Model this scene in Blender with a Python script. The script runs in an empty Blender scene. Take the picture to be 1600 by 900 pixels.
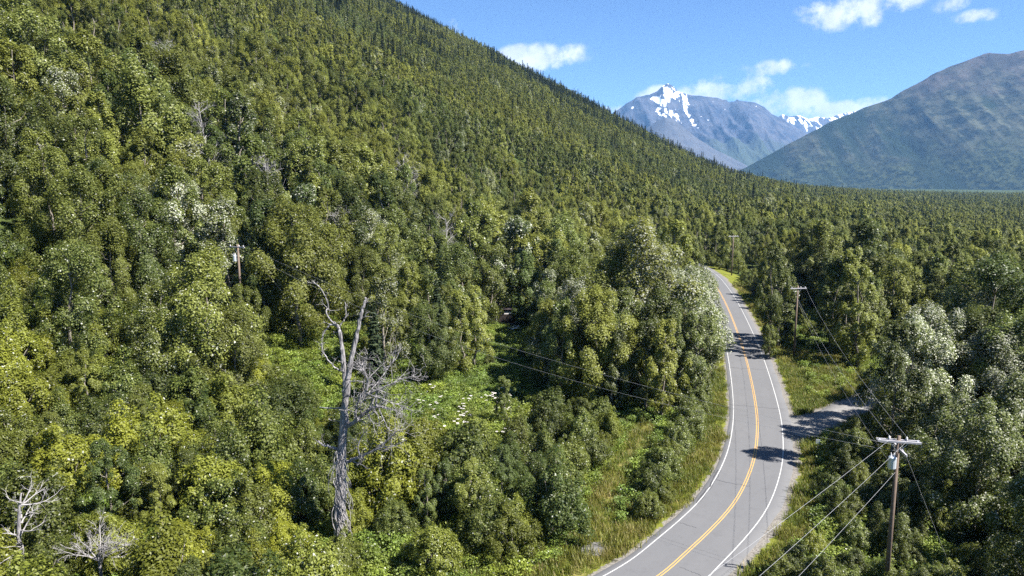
import bpy, bmesh, math, random
import numpy as np
from mathutils import Vector, Euler, Matrix

# ------------------------------------------------------------------ camera, sky, sun, exposure
sc = bpy.context.scene
COL = sc.collection
CAM_H = 33.0
FOCAL_PX = 1100.0                      # for a 1600 px wide frame
PITCH = math.atan((450 - 280) / FOCAL_PX)
cam_data = bpy.data.cameras.new('camera')
cam_data.sensor_width = 36.0
cam_data.lens = 36.0 * FOCAL_PX / 1600.0
cam_data.clip_start = 0.5
cam_data.clip_end = 60000.0
cam = bpy.data.objects.new('camera', cam_data)
cam.location = (0, 0, CAM_H)
cam.rotation_euler = (math.pi / 2 - PITCH, 0, 0)
COL.objects.link(cam)
sc.camera = cam

SUN_EL, SUN_AZ = math.radians(50), math.radians(113)       # azimuth clockwise from +Y
SUN_STRENGTH, SKY_STRENGTH, EXPOSURE = 5.0, 0.053, 1.78
sd = bpy.data.lights.new('sun', 'SUN')
sd.energy = SUN_STRENGTH
sd.angle = math.radians(0.5)
sd.color = (1.0, 0.955, 0.88)
sun = bpy.data.objects.new('sun', sd)
to_sun = Vector((math.sin(SUN_AZ) * math.cos(SUN_EL), math.cos(SUN_AZ) * math.cos(SUN_EL), math.sin(SUN_EL)))
sun.rotation_euler = to_sun.to_track_quat('Z', 'Y').to_euler()
sun.location = (200, -60, 300)
COL.objects.link(sun)

sc.view_settings.view_transform = 'Standard'
sc.view_settings.look = 'None'
sc.view_settings.exposure = EXPOSURE
sc.view_settings.gamma = 1.0
sc.view_settings.use_curve_mapping = False
cy = sc.cycles
cy.max_bounces = 4
cy.diffuse_bounces = 2
cy.glossy_bounces = 1
cy.transmission_bounces = 3
cy.transparent_max_bounces = 4
cy.volume_bounces = 0
cy.use_denoising = False
cy.caustics_reflective = False
cy.caustics_refractive = False


class N:
    """small helper for shader node trees"""
    def __init__(self, tree):
        self.t = tree
        self.t.nodes.clear()

    def n(self, kind, _out=0, **kw):
        nd = self.t.nodes.new(kind)
        for k, v in kw.items():
            if hasattr(nd, k) and not k.startswith('in_'):
                setattr(nd, k, v)
        return nd

    def l(self, a, b):
        self.t.links.new(a, b)

    def put(self, sock, v):
        if isinstance(v, bpy.types.NodeSocket):
            self.l(v, sock)
        elif v is not None:
            if isinstance(v, (tuple, list)) and sock.type == 'RGBA' and len(v) == 3:
                v = (*v, 1)
            sock.default_value = v

    def math(self, op, a, b=None, c=None, clamp=False):
        nd = self.t.nodes.new('ShaderNodeMath')
        nd.operation = op
        nd.use_clamp = clamp
        for i, v in enumerate((a, b, c)):
            self.put(nd.inputs[i], v)
        return nd.outputs[0]

    def vmath(self, op, a, b=None):
        nd = self.t.nodes.new('ShaderNodeVectorMath')
        nd.operation = op
        self.put(nd.inputs[0], a)
        self.put(nd.inputs[1], b)
        return nd.outputs['Value'] if op in ('DOT_PRODUCT', 'LENGTH') else nd.outputs[0]

    def noise(self, vec, scale, detail=4, rough=0.55, dist=0.0):
        nd = self.t.nodes.new('ShaderNodeTexNoise')
        if vec is not None:
            self.l(vec, nd.inputs['Vector'])
        nd.inputs['Scale'].default_value = scale
        nd.inputs['Detail'].default_value = detail
        nd.inputs['Roughness'].default_value = rough
        nd.inputs['Distortion'].default_value = dist
        return nd.outputs[0]

    def mix(self, f, a, b):
        nd = self.t.nodes.new('ShaderNodeMix')
        nd.data_type = 'RGBA'
        self.put(nd.inputs[0], f)
        self.put(nd.inputs[6], a)
        self.put(nd.inputs[7], b)
        return nd.outputs[2]

    def ramp(self, f, lo, hi, smooth=True):
        nd = self.t.nodes.new('ShaderNodeMapRange')
        nd.interpolation_type = 'SMOOTHSTEP' if smooth else 'LINEAR'
        self.put(nd.inputs[0], f)
        nd.inputs[1].default_value = lo
        nd.inputs[2].default_value = hi
        return nd.outputs[0]

    def attr(self, name, kind='GEOMETRY', out='Fac'):
        nd = self.t.nodes.new('ShaderNodeAttribute')
        nd.attribute_type = kind
        nd.attribute_name = name
        return nd.outputs[out]


# ---- sky with a few fair-weather clouds
world = bpy.data.worlds.new('World')
sc.world = world
world.use_nodes = True
w = N(world.node_tree)
sky = w.n('ShaderNodeTexSky', sky_type='NISHITA', sun_disc=False)
sky.sun_elevation = SUN_EL
sky.sun_rotation = SUN_AZ
sky.altitude = 2500
sky.air_density = 1.0
sky.dust_density = 0.3
sky.ozone_density = 8.0
gen = w.n('ShaderNodeTexCoord').outputs['Generated']
warp = w.noise(gen, 9.0, 5, 0.6)
fine = w.noise(gen, 26.0, 6, 0.62)


def sight(px, py):
    c, s = math.cos(PITCH), math.sin(PITCH)
    x, y = (px - 800) / FOCAL_PX, (450 - py) / FOCAL_PX
    return Vector((x, c + y * s, -s + y * c)).normalized()


# bearing (as a sight line), half width, half height (radians), density
CLOUDS = [((838, 93), .062, .017, 1.0), ((800, 88), .034, .012, .8), ((1345, 12), .058, .020, 1.0), ((1360, 30), .022, .014, 1.0),
          ((1515, 27), .026, .008, .8), ((1275, 14), .020, .007, .6), ((1490, 8), .014, .009, .35), ((1030, 149), .030, .012, 1.0),
          ((1125, 145), .062, .020, 1.15), ((1172, 140), .026, .016, .9), ((1215, 168), .060, .022, 1.2), ((1330, 176), .058, .016, 1.1),
          ((1205, 107), .034, .008, .45), ((958, 172), .026, .006, .7), ((708, 44), .018, .008, .4), ((740, 75), .012, .005, .5),
          ((1290, 172), .05, .010, .8), ((2100, 120), .12, .03, .9), ((-300, 60), .1, .03, .8), ((2400, -300), .16, .05, .9), ((300, -500), .12, .04, .8)]
mask = None
for (px, py), rx, ry, dens in CLOUDS:
    d = sight(px, py)
    right = Vector((d.y, -d.x, 0)).normalized()
    up = right.cross(d)
    off = w.vmath('SUBTRACT', gen, tuple(d))
    a = w.math('DIVIDE', w.vmath('DOT_PRODUCT', off, tuple(right)), rx)
    b = w.math('DIVIDE', w.vmath('DOT_PRODUCT', off, tuple(up)), ry)
    # slanted by the wind
    b = w.math('SUBTRACT', b, w.math('MULTIPLY', a, 0.35))
    behind = w.math('MULTIPLY', w.math('LESS_THAN', w.vmath('DOT_PRODUCT', gen, tuple(d)), 0.3), 50.0)
    r2 = w.math('ADD', w.math('ADD', w.math('MULTIPLY', a, a), w.math('MULTIPLY', b, b)), behind)
    f = w.math('MULTIPLY', w.math('SUBTRACT', 1.0, r2), dens)
    mask = f if mask is None else w.math('MAXIMUM', mask, f)
mask = w.math('MAXIMUM', mask, -1.5)
body = w.math('ADD', mask, w.math('MULTIPLY', w.math('SUBTRACT', fine, 0.5), 6.0))
body = w.math('ADD', body, w.math('MULTIPLY', w.math('SUBTRACT', warp, 0.5), 2.2))
cover = w.math('MULTIPLY', w.ramp(body, -0.4, 1.3), w.ramp(mask, -1.1, 0.25))
cloud_tone = w.mix(w.ramp(w.noise(gen, 40, 4), 0.3, 0.7), (5.6, 5.9, 6.5), (7.6, 7.7, 7.9))
sky_mix = w.mix(w.math('MULTIPLY', cover, 0.9), sky.outputs[0], cloud_tone)
bg = w.n('ShaderNodeBackground')
bg.inputs[1].default_value = SKY_STRENGTH
w.l(sky_mix, bg.inputs[0])
w.l(bg.outputs[0], w.n('ShaderNodeOutputWorld').inputs[0])


# ------------------------------------------------------------------ terrain
AX = (0.326, 0.9454)                   # direction of the valley


def sstep(x, a, b):
    t = np.clip((x - a) / (b - a), 0, 1)
    return t * t * (3 - 2 * t)


def hash2(ix, iy, seed):
    h = (ix * 374761393 + iy * 668265263 + seed * 974634521) & 0xFFFFFFFF
    h = ((h ^ (h >> 13)) * 1274126177) & 0xFFFFFFFF
    return ((h ^ (h >> 16)) & 0xFFFF) / 65535.0


def vnoise(x, y, seed=0):
    x = np.asarray(x, float); y = np.asarray(y, float)
    ix = np.floor(x).astype(np.int64); iy = np.floor(y).astype(np.int64)
    fx = x - ix; fy = y - iy
    fx = fx * fx * (3 - 2 * fx); fy = fy * fy * (3 - 2 * fy)
    a = hash2(ix, iy, seed); b = hash2(ix + 1, iy, seed); c = hash2(ix, iy + 1, seed); d = hash2(ix + 1, iy + 1, seed)
    return (a * (1 - fx) + b * fx) * (1 - fy) + (c * (1 - fx) + d * fx) * fy


def fbm(x, y, oct=4, seed=0, gain=0.5):
    s = 0; amp = 1; tot = 0
    for o in range(oct):
        s = s + amp * vnoise(x, y, seed + o * 17); tot += amp
        x = np.asarray(x) * 2.03 + 5.1; y = np.asarray(y) * 2.03 + 3.7; amp *= gain
    return s / tot


def ridged(x, y, oct=5, seed=0):
    s = 0; amp = 1; tot = 0
    for o in range(oct):
        s = s + amp * (1 - np.abs(2 * vnoise(x, y, seed + o * 13) - 1)); tot += amp
        x = np.asarray(x) * 2.07 + 1.3; y = np.asarray(y) * 2.07 + 7.7; amp *= 0.5
    return s / tot


ROAD = np.array([(-40, 20), (-26, 27), (-13, 35), (-3, 42.2), (5.2, 48.6), (12.4, 54.8), (15.2, 58.2), (18.1, 61.7), (22.3, 67.4), (25.8, 73.5), (29.3, 80.9),
                 (32.4, 89.0), (35.0, 96.8), (38.4, 108.5), (43.1, 126.0), (47.4, 143.5), (54.2, 174.0), (59.6, 202.5), (62.6, 227.0),
                 (61.5, 250), (56, 275), (46, 300), (30, 330), (8, 365)], float)


def smooth_path(P, step=1.0):
    out = []
    for i in range(len(P) - 1):
        p0 = P[max(i - 1, 0)]; p1 = P[i]; p2 = P[i + 1]; p3 = P[min(i + 2, len(P) - 1)]
        k = max(2, int(np.linalg.norm(p2 - p1) / step))
        for t in np.linspace(0, 1, k, endpoint=False):
            out.append(0.5 * (2 * p1 + (p2 - p0) * t + (2 * p0 - 5 * p1 + 4 * p2 - p3) * t * t + (3 * p1 - p0 - 3 * p2 + p3) * t ** 3))
    out.append(P[-1])
    out = np.array(out)
    for _ in range(6):
        out[1:-1] = 0.25 * out[:-2] + 0.5 * out[1:-1] + 0.25 * out[2:]
    return out


ROAD_PATH = smooth_path(ROAD)
DRIVE_PATH = smooth_path(np.array([(30.5, 84.0), (36.6, 88.6), (45, 95.4), (53.8, 103.0), (60, 109.5), (70, 121), (84, 134)], float))
TRACK_PATH = smooth_path(np.array([(4.5, 53), (7.2, 59.2), (8.6, 65), (10.2, 70.8), (12.8, 78), (16.3, 85.6), (18, 91)], float))


def path_dist(x, y, P):
    x = np.asarray(x, float); y = np.asarray(y, float)
    sh = x.shape
    q = np.stack([x.ravel(), y.ravel()], 1)
    out = np.full(len(q), 1e6); idx = np.zeros(len(q), int)
    near = (q[:, 0] > P[:, 0].min() - 60) & (q[:, 0] < P[:, 0].max() + 60) & (q[:, 1] > P[:, 1].min() - 60) & (q[:, 1] < P[:, 1].max() + 60)
    ii = np.nonzero(near)[0]
    for k in range(0, len(ii), 4000):
        j = ii[k:k + 4000]
        d = ((q[j, None, :] - P[None]) ** 2).sum(2)
        idx[j] = d.argmin(1); out[j] = np.sqrt(d.min(1))
    return out.reshape(sh), idx.reshape(sh)


def road_z(y):
    return 0.00015 * np.maximum(0, np.asarray(y, float) - 90) ** 2 * (np.asarray(y) < 1e5)


def natural(x, y):
    x = np.asarray(x, float); y = np.asarray(y, float)
    u = -AX[1] * x + AX[0] * y
    v = AX[0] * x + AX[1] * y
    u0 = 58 - 38 * sstep(v, 100, 1100)
    wd = 9 + 30 * sstep(v, 150, 1100)
    a = (u - u0) / wd
    hill = 0.53 * wd * np.where(a > 20, a, np.log1p(np.exp(np.minimum(a, 20))))
    hill = np.where(hill < 420, hill, 420 + 480 * (1 - np.exp(-(hill - 420) / 480)))
    hill = hill * (1 - 0.75 * sstep(v, 1250, 3600)) * sstep(v, -3500, -600)
    base = 0.013 * np.clip(v - 150, 0, 1500)
    right = -44 * (1 - np.exp(-np.maximum(0, -u - 14) / 290.0))
    far = np.clip(np.hypot(x, y) / 3000, 0, 1)
    n = (fbm(x / 60, y / 60, 4, 3) - 0.5) * (2.0 + 0.05 * np.minimum(hill, 200)) * sstep(np.hypot(x - 25, y - 70), 25, 120)
    n = n + (fbm(x / 260, y / 260, 3, 9) - 0.5) * 0.12 * np.minimum(hill, 260)
    return hill + base * (1 - sstep(np.hypot(x, y), 2600, 6000)) + right + n


def terrain(x, y):
    z = natural(x, y)
    d, i = path_dist(x, y, ROAD_PATH)
    zr = road_z(ROAD_PATH[i, 1]) - 0.035 - 0.05 * np.clip(d - 5, 0, 6)
    f = sstep(d, 5.2, 17)
    z = np.where(d < 17, zr * (1 - f) + z * f, z)
    d2, i2 = path_dist(x, y, DRIVE_PATH)
    zd = drive_z(i2) - 0.12
    f2 = sstep(d2, 3.2, 8)
    z = np.where((d2 < 8) & (d > 4.6), zd * (1 - f2) + z * f2, z)
    return z


_dn = natural(DRIVE_PATH[:, 0], DRIVE_PATH[:, 1])
_dd, _ = path_dist(DRIVE_PATH[:, 0], DRIVE_PATH[:, 1], ROAD_PATH)
_dprof = np.where(_dd < 14, 0 * _dn, _dn)
_dprof = _dprof * sstep(_dd, 5, 20) + 0.0
for _ in range(30):
    _dprof[1:-1] = 0.25 * _dprof[:-2] + 0.5 * _dprof[1:-1] + 0.25 * _dprof[2:]


def drive_z(i):
    return _dprof[i]


def tz(x, y):
    return float(terrain(np.array([x]), np.array([y]))[0])


# ------------------------------------------------------------------ mesh helpers
def mesh_from(name, V, F, mats=(), mat_idx=None, smooth=False, face_attr=None, point_attr=None):
    me = bpy.data.meshes.new(name)
    V = np.asarray(V, np.float32)
    if isinstance(F, np.ndarray):
        nf, k = F.shape
        me.vertices.add(len(V)); me.vertices.foreach_set('co', V.ravel())
        me.loops.add(nf * k); me.loops.foreach_set('vertex_index', F.astype(np.int32).ravel())
        me.polygons.add(nf)
        me.polygons.foreach_set('loop_start', np.arange(0, nf * k, k, dtype=np.int32))
        me.update(calc_edges=True)
    else:
        me.from_pydata([tuple(map(float, v)) for v in V], [], F)
    for m in mats:
        me.materials.append(m)
    if mat_idx is not None:
        me.polygons.foreach_set('material_index', np.asarray(mat_idx, np.int32))
    if smooth:
        me.polygons.foreach_set('use_smooth', np.ones(len(me.polygons), bool))
    for dom, at in (('FACE', face_attr), ('POINT', point_attr)):
        for k2, arr in (at or {}).items():
            a = me.attributes.new(k2, 'FLOAT', dom)
            a.data.foreach_set('value', np.asarray(arr, np.float32).ravel())
    me.update()
    return me


def add(name, me, parent=None, loc=None, **props):
    o = bpy.data.objects.new(name, me)
    COL.objects.link(o)
    if parent is not None:
        o.parent = parent
    if loc is not None:
        o.location = loc
    for k, v in props.items():
        o[k] = v
    return o


def empty(name, loc, **props):
    o = bpy.data.objects.new(name, None)
    o.empty_display_size = 0.5
    o.location = loc
    COL.objects.link(o)
    for k, v in props.items():
        o[k] = v
    return o


def tube(pts, radii, sides=6, cap=True):
    pts = np.asarray(pts, float); radii = np.asarray(radii, float)
    n = len(pts)
    tg = np.gradient(pts, axis=0)
    tg /= np.linalg.norm(tg, axis=1)[:, None] + 1e-9
    ref = np.array([0.0, 0, 1]) if abs(tg[0][2]) < 0.9 else np.array([1.0, 0, 0])
    V = []
    for i in range(n):
        s = np.cross(tg[i], ref); s /= np.linalg.norm(s) + 1e-9
        ref = np.cross(s, tg[i])
        for k in range(sides):
            a = 2 * math.pi * k / sides
            V.append(pts[i] + radii[i] * (math.cos(a) * s + math.sin(a) * ref))
    F = []
    for i in range(n - 1):
        for k in range(sides):
            a = i * sides + k; b = i * sides + (k + 1) % sides
            F.append((a, b, b + sides, a + sides))
    if cap:
        V.append(pts[0]); V.append(pts[-1])
        for k in range(sides):
            F.append((len(V) - 2, (k + 1) % sides, k, k))
            F.append((len(V) - 1, (n - 1) * sides + k, (n - 1) * sides + (k + 1) % sides, (n - 1) * sides + (k + 1) % sides))
    return np.array(V), [tuple(dict.fromkeys(f)) for f in F]


class MB:
    def __init__(self):
        self.V = []; self.F = []; self.n = 0

    def add(self, V, F):
        self.V.append(np.asarray(V, float))
        self.F += [tuple(i + self.n for i in f) for f in F]
        self.n += len(V)

    def tube(self, pts, radii, sides=6):
        if np.isscalar(radii):
            radii = [radii] * len(pts)
        self.add(*tube(pts, radii, sides))

    def box(self, c, s, rot=None):
        c = np.array(c, float)
        q = np.array([(x, y, z) for z in (-.5, .5) for y in (-.5, .5) for x in (-.5, .5)]) * np.array(s)
        if rot is not None:
            q = q @ np.array(Euler(rot).to_matrix()).T
        self.add(q + c, [(0, 2, 3, 1), (4, 5, 7, 6), (0, 1, 5, 4), (2, 6, 7, 3), (0, 4, 6, 2), (1, 3, 7, 5)])

    def mesh(self, name, mat, smooth=False):
        return mesh_from(name, np.concatenate(self.V), self.F, [mat], smooth=smooth)


def principled(name, color, rough=0.8, spec=0.3, build=None, bump=None, metal=0.0):
    m = bpy.data.materials.new(name)
    m.use_nodes = True
    t = N(m.node_tree)
    p = t.n('ShaderNodeBsdfPrincipled')
    p.inputs['Roughness'].default_value = rough
    p.inputs['Specular IOR Level'].default_value = spec
    p.inputs['Metallic'].default_value = metal
    t.put(p.inputs['Base Color'], build(t) if build else color)
    if bump:
        b = t.n('ShaderNodeBump')
        b.inputs['Strength'].default_value = bump[1]
        b.inputs['Distance'].default_value = bump[2]
        t.l(bump[0](t), b.inputs['Height'])
        t.l(b.outputs[0], p.inputs['Normal'])
    t.l(p.outputs[0], t.n('ShaderNodeOutputMaterial').inputs[0])
    return m


def pos(t):
    return t.n('ShaderNodeNewGeometry').outputs['Position']


def objco(t):
    return t.n('ShaderNodeTexCoord').outputs['Object']


# ------------------------------------------------------------------ materials
def ground_color(t):
    P = pos(t)
    a = t.ramp(t.noise(P, 0.35, 5), 0.35, 0.65)
    floor = t.mix(a, (0.022, 0.030, 0.010), (0.055, 0.075, 0.018))
    floor = t.mix(t.ramp(t.noise(P, 0.06, 3), 0.58, 0.75), floor, (0.04, 0.042, 0.018))
    g1 = t.ramp(t.noise(P, 0.9, 5, 0.7), 0.3, 0.7)
    grass = t.mix(g1, (0.075, 0.095, 0.012), (0.16, 0.165, 0.028))
    grass = t.mix(t.ramp(t.noise(P, 0.22, 4), 0.55, 0.75), grass, (0.15, 0.12, 0.05))
    vg = t.math('ADD', t.attr('verge'), t.math('MULTIPLY', t.math('SUBTRACT', t.noise(P, 0.5, 5, 0.65), 0.5), 1.6))
    c = t.mix(t.ramp(vg, 0.25, 0.75), floor, grass)
    gv = t.ramp(t.noise(P, 6.0, 4, 0.7), 0.35, 0.65)
    gravel = t.mix(gv, (0.11, 0.10, 0.088), (0.20, 0.187, 0.17))
    edge = t.math('ADD', t.attr('gravel'), t.math('MULTIPLY', t.math('SUBTRACT', t.noise(P, 1.3, 4), 0.5), 0.9))
    return t.mix(t.ramp(edge, 0.42, 0.6), c, gravel)


M_GROUND = principled('ground_cover', None, 0.95, 0.1, ground_color, (lambda t: t.noise(pos(t), 3.0, 6, 0.7), 0.6, 0.15))


def asphalt_color(t):
    P = pos(t)
    n = t.noise(P, 30, 3, 0.7)
    big = t.noise(P, 0.12, 4)
    c = t.mix(t.ramp(n, 0.25, 0.75), (0.088, 0.089, 0.094), (0.128, 0.129, 0.136))
    c = t.mix(t.math('MULTIPLY', t.ramp(big, 0.35, 0.65), 0.55), c, (0.12, 0.12, 0.125))
    ac = t.math('ABSOLUTE', t.attr('across'))
    lane = t.math('ABSOLUTE', t.math('SUBTRACT', t.math('ABSOLUTE', t.math('SUBTRACT', ac, 1.65)), 0.85))
    wear = t.math('MULTIPLY', t.ramp(t.math('MULTIPLY', lane, -1.0), -0.45, -0.05), t.ramp(t.noise(P, 0.35, 4), 0.25, 0.7))
    c = t.mix(t.math('MULTIPLY', wear, 0.6), c, (0.105, 0.105, 0.11))
    c = t.mix(t.math('MULTIPLY', t.ramp(t.noise(P, 2.2, 5, 0.75), 0.58, 0.75), 0.3), c, (0.18, 0.177, 0.174))
    c = t.mix(t.math('MULTIPLY', t.ramp(t.noise(P, 0.8, 6, 0.7), 0.5, 0.68), 0.4), c, (0.085, 0.085, 0.09))
    return c


M_ASPHALT = principled('asphalt', None, 0.85, 0.25, asphalt_color, (lambda t: t.noise(pos(t), 60, 2, 0.7), 0.3, 0.02))
M_DRIVE = principled('driveway_gravel', None, 0.9, 0.2, lambda t: t.mix(t.ramp(t.noise(pos(t), 2.5, 6, 0.7), 0.3, 0.7), (0.13, 0.126, 0.122), (0.20, 0.195, 0.19)))


def paint(col, worn):
    return lambda t: t.mix(t.ramp(t.noise(pos(t), 3.0, 6, 0.8), 0.46, 0.72), col, worn)


M_YELLOW = principled('yellow_paint', None, 0.7, 0.3, paint((0.46, 0.27, 0.075), (0.26, 0.19, 0.11)))
M_WHITE = principled('white_paint', None, 0.7, 0.3, paint((0.42, 0.42, 0.415), (0.2, 0.2, 0.2)))
M_CRACK = principled('tar_crack', (0.05, 0.05, 0.055), 0.7, 0.3)
M_CONCRETE = principled('old_concrete', None, 0.9, 0.2, lambda t: t.mix(t.noise(pos(t), 2.0, 5, 0.7), (0.06, 0.06, 0.058), (0.17, 0.165, 0.16)))
M_DIRT = principled('dirt_track', None, 0.95, 0.1, lambda t: t.mix(t.ramp(t.noise(pos(t), 1.2, 5, 0.7), 0.35, 0.65), (0.10, 0.115, 0.02), (0.19, 0.16, 0.06)))
M_POLE = principled('pole_wood', None, 0.85, 0.2, lambda t: t.mix(t.noise(objco(t), 4, 5, 0.7), (0.08, 0.055, 0.042), (0.20, 0.155, 0.125)))
M_ARM = principled('crossarm_wood', None, 0.8, 0.2, lambda t: t.mix(t.noise(objco(t), 6, 5, 0.7), (0.26, 0.25, 0.27), (0.44, 0.43, 0.46)))
M_METAL = principled('galvanised_metal', (0.52, 0.56, 0.6), 0.45, 0.5, metal=0.4)
M_PORCELAIN = principled('porcelain', (0.72, 0.7, 0.72), 0.3, 0.5)
M_WIRE = principled('aluminium_wire', (0.27, 0.275, 0.29), 0.55, 0.4, metal=0.2)
M_WIRE_DARK = principled('dark_wire', (0.12, 0.12, 0.13), 0.6, 0.4)
M_BARK = principled('bark', None, 0.9, 0.15, lambda t: t.mix(t.ramp(t.noise(objco(t), 3, 5, 0.7), 0.3, 0.7), (0.09, 0.075, 0.06), (0.27, 0.245, 0.21)))
M_BARK_DARK = principled('spruce_bark', (0.07, 0.05, 0.035), 0.9, 0.1)
M_DEAD = principled('weathered_dead_wood', None, 0.85, 0.15, lambda t: t.mix(t.ramp(t.noise(t.vmath('MULTIPLY', objco(t), (3.0, 3.0, 0.5)), 2.2, 6, 0.75), 0.3, 0.72), (0.06, 0.057, 0.062), (0.38, 0.36, 0.365)),
                    (lambda t: t.noise(t.vmath('MULTIPLY', objco(t), (4.0, 4.0, 0.6)), 3, 5, 0.7), 0.8, 0.08))
M_DEAD_TWIG = principled('bleached_twig', None, 0.85, 0.15, lambda t: t.mix(t.noise(objco(t), 2.5, 4, 0.7), (0.15, 0.14, 0.142), (0.40, 0.38, 0.38)))
M_SHED = principled('shaded_weathered_board', None, 0.9, 0.1, lambda t: t.mix(t.noise(t.vmath('MULTIPLY', objco(t), (6.0, 6.0, 1.0)), 1.5, 5, 0.7), (0.012, 0.009, 0.008), (0.05, 0.04, 0.036)))  # old boards, near black because shade is put into their colour
M_SHED_ROOF = principled('roof_board', None, 0.9, 0.1, lambda t: t.mix(t.noise(t.vmath('MULTIPLY', objco(t), (1.0, 6.0, 6.0)), 1.5, 5, 0.7), (0.025, 0.02, 0.022), (0.085, 0.068, 0.074)))  # roof colour darkened as well, with shade painted in
M_PALE_BOARD = principled('pale_board', None, 0.8, 0.2, lambda t: t.mix(t.noise(objco(t), 3, 4), (0.45, 0.41, 0.40), (0.68, 0.64, 0.62)))
M_SIGN = principled('sign_face', (0.72, 0.74, 0.74), 0.5, 0.4)


def leaf_material(name, dark, light, warm, transl=0.40, rough=0.5, spec=0.3, pale_col=(0.42, 0.43, 0.35)):
    m = bpy.data.materials.new(name)
    m.use_nodes = True
    t = N(m.node_tree)
    lr = t.attr('leaf_random')
    tint = t.attr('tint', 'INSTANCER')
    pale = t.attr('pale', 'INSTANCER')
    c = t.mix(t.math('POWER', lr, 1.8), dark, light)  # few bright leaves among dark ones: glints and gap shade painted in
    c = t.mix(t.math('MULTIPLY', t.ramp(tint, 0.35, 1.0, False), 0.85), c, warm)
    cool = tuple(v * k for v, k in zip(dark, (1.0, 1.12, 1.9)))
    c = t.mix(t.math('MULTIPLY', t.ramp(t.math('MULTIPLY', tint, -1.0), -0.3, 0.0, False), 0.65), c, cool)
    pale_leaf = t.math('GREATER_THAN', t.math('FRACT', t.math('MULTIPLY', lr, 7.31)), t.math('SUBTRACT', 1.0, pale))  # pale undersides; the same pale colour also paints in sunlit leaves
    c = t.mix(pale_leaf, c, pale_col)
    vary = t.math('MULTIPLY_ADD', t.n('ShaderNodeObjectInfo').outputs['Random'], 0.72, 0.68)
    c = t.vmath('SCALE', c)
    c.node.inputs['Scale'].default_value = 1.0
    t.l(vary, c.node.inputs['Scale'])
    p = t.n('ShaderNodeBsdfPrincipled')
    p.inputs['Roughness'].default_value = rough
    p.inputs['Specular IOR Level'].default_value = spec
    t.l(c, p.inputs['Base Color'])
    tr = t.n('ShaderNodeBsdfTranslucent')
    t.l(t.mix(0.5, c, t.mix(0.5, c, (0.16, 0.19, 0.02))), tr.inputs[0])
    mx = t.n('ShaderNodeMixShader')
    mx.inputs[0].default_value = transl
    t.l(p.outputs[0], mx.inputs[1])
    t.l(tr.outputs[0], mx.inputs[2])
    t.l(mx.outputs[0], t.n('ShaderNodeOutputMaterial').inputs[0])
    return m


M_LEAF = leaf_material('broad_leaf', (0.048, 0.070, 0.012), (0.20, 0.225, 0.062), (0.225, 0.235, 0.042))
M_SHRUB = leaf_material('shrub_leaf', (0.032, 0.050, 0.007), (0.19, 0.215, 0.052), (0.22, 0.23, 0.022))
M_NEEDLE = leaf_material('spruce_needle', (0.012, 0.022, 0.010), (0.045, 0.062, 0.024), (0.05, 0.06, 0.02), 0.12, 0.65, 0.2)
M_HERB = leaf_material('herb_leaf', (0.085, 0.128, 0.016), (0.21, 0.265, 0.05), (0.24, 0.255, 0.03), 0.35, pale_col=(0.7, 0.7, 0.62))
M_GRASS = leaf_material('grass_blade', (0.09, 0.115, 0.014), (0.20, 0.205, 0.034), (0.27, 0.22, 0.07), 0.35, pale_col=(0.33, 0.26, 0.12))

# ------------------------------------------------------------------ ground sheet
def axis_lines(lo_f, hi_f, step, lo, hi, grow=1.12):
    a = list(np.arange(lo_f, hi_f + step / 2, step))
    s = step
    while a[-1] < hi:
        s *= grow; a.append(a[-1] + s)
    s = step
    while a[0] > lo:
        s *= grow; a.insert(0, a[0] - s)
    return np.array(a)


gx = axis_lines(-70, 110, 1.5, -16000, 16000, 1.09)
gy = axis_lines(20, 260, 1.5, -9000, 17000, 1.08)
GX, GY = np.meshgrid(gx, gy)
GZ = terrain(GX, GY)
rd, ri = path_dist(GX, GY, ROAD_PATH)
_tg = np.gradient(ROAD_PATH, axis=0)
on_right = ((GX - ROAD_PATH[ri, 0]) * _tg[ri, 1] - (GY - ROAD_PATH[ri, 1]) * _tg[ri, 0]) > 0
dd, _ = path_dist(GX, GY, DRIVE_PATH)
side = -AX[1] * GX + AX[0] * GY
in_lawn = ((GX > 33) & (GX < 62) & (GY > 92) & (GY < 134) & (side < 10))
verge = 1 - sstep(rd, 8.5, 13.5)
verge = np.maximum(verge, 0.95 * in_lawn * (1 - sstep(dd, 14, 26)))
td, _ = path_dist(GX, GY, TRACK_PATH)
verge = np.maximum(verge, 1 - sstep(td, 2.5, 6))
gravel = 1 - sstep(np.where(on_right, rd, rd + 1.0), 4.4, 5.9)
gravel = np.maximum(gravel, 1 - sstep(dd, 2.6, 4.0))
nx, ny = len(gx), len(gy)
ii = (np.arange(ny - 1)[:, None] * nx + np.arange(nx - 1)[None]).ravel()
gm = mesh_from('ground', np.stack([GX.ravel(), GY.ravel(), GZ.ravel()], 1), np.stack([ii, ii + 1, ii + nx + 1, ii + nx], 1), [M_GROUND], smooth=True,
               point_attr={'verge': verge, 'gravel': gravel})
add('ground', gm, kind='structure')


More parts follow.
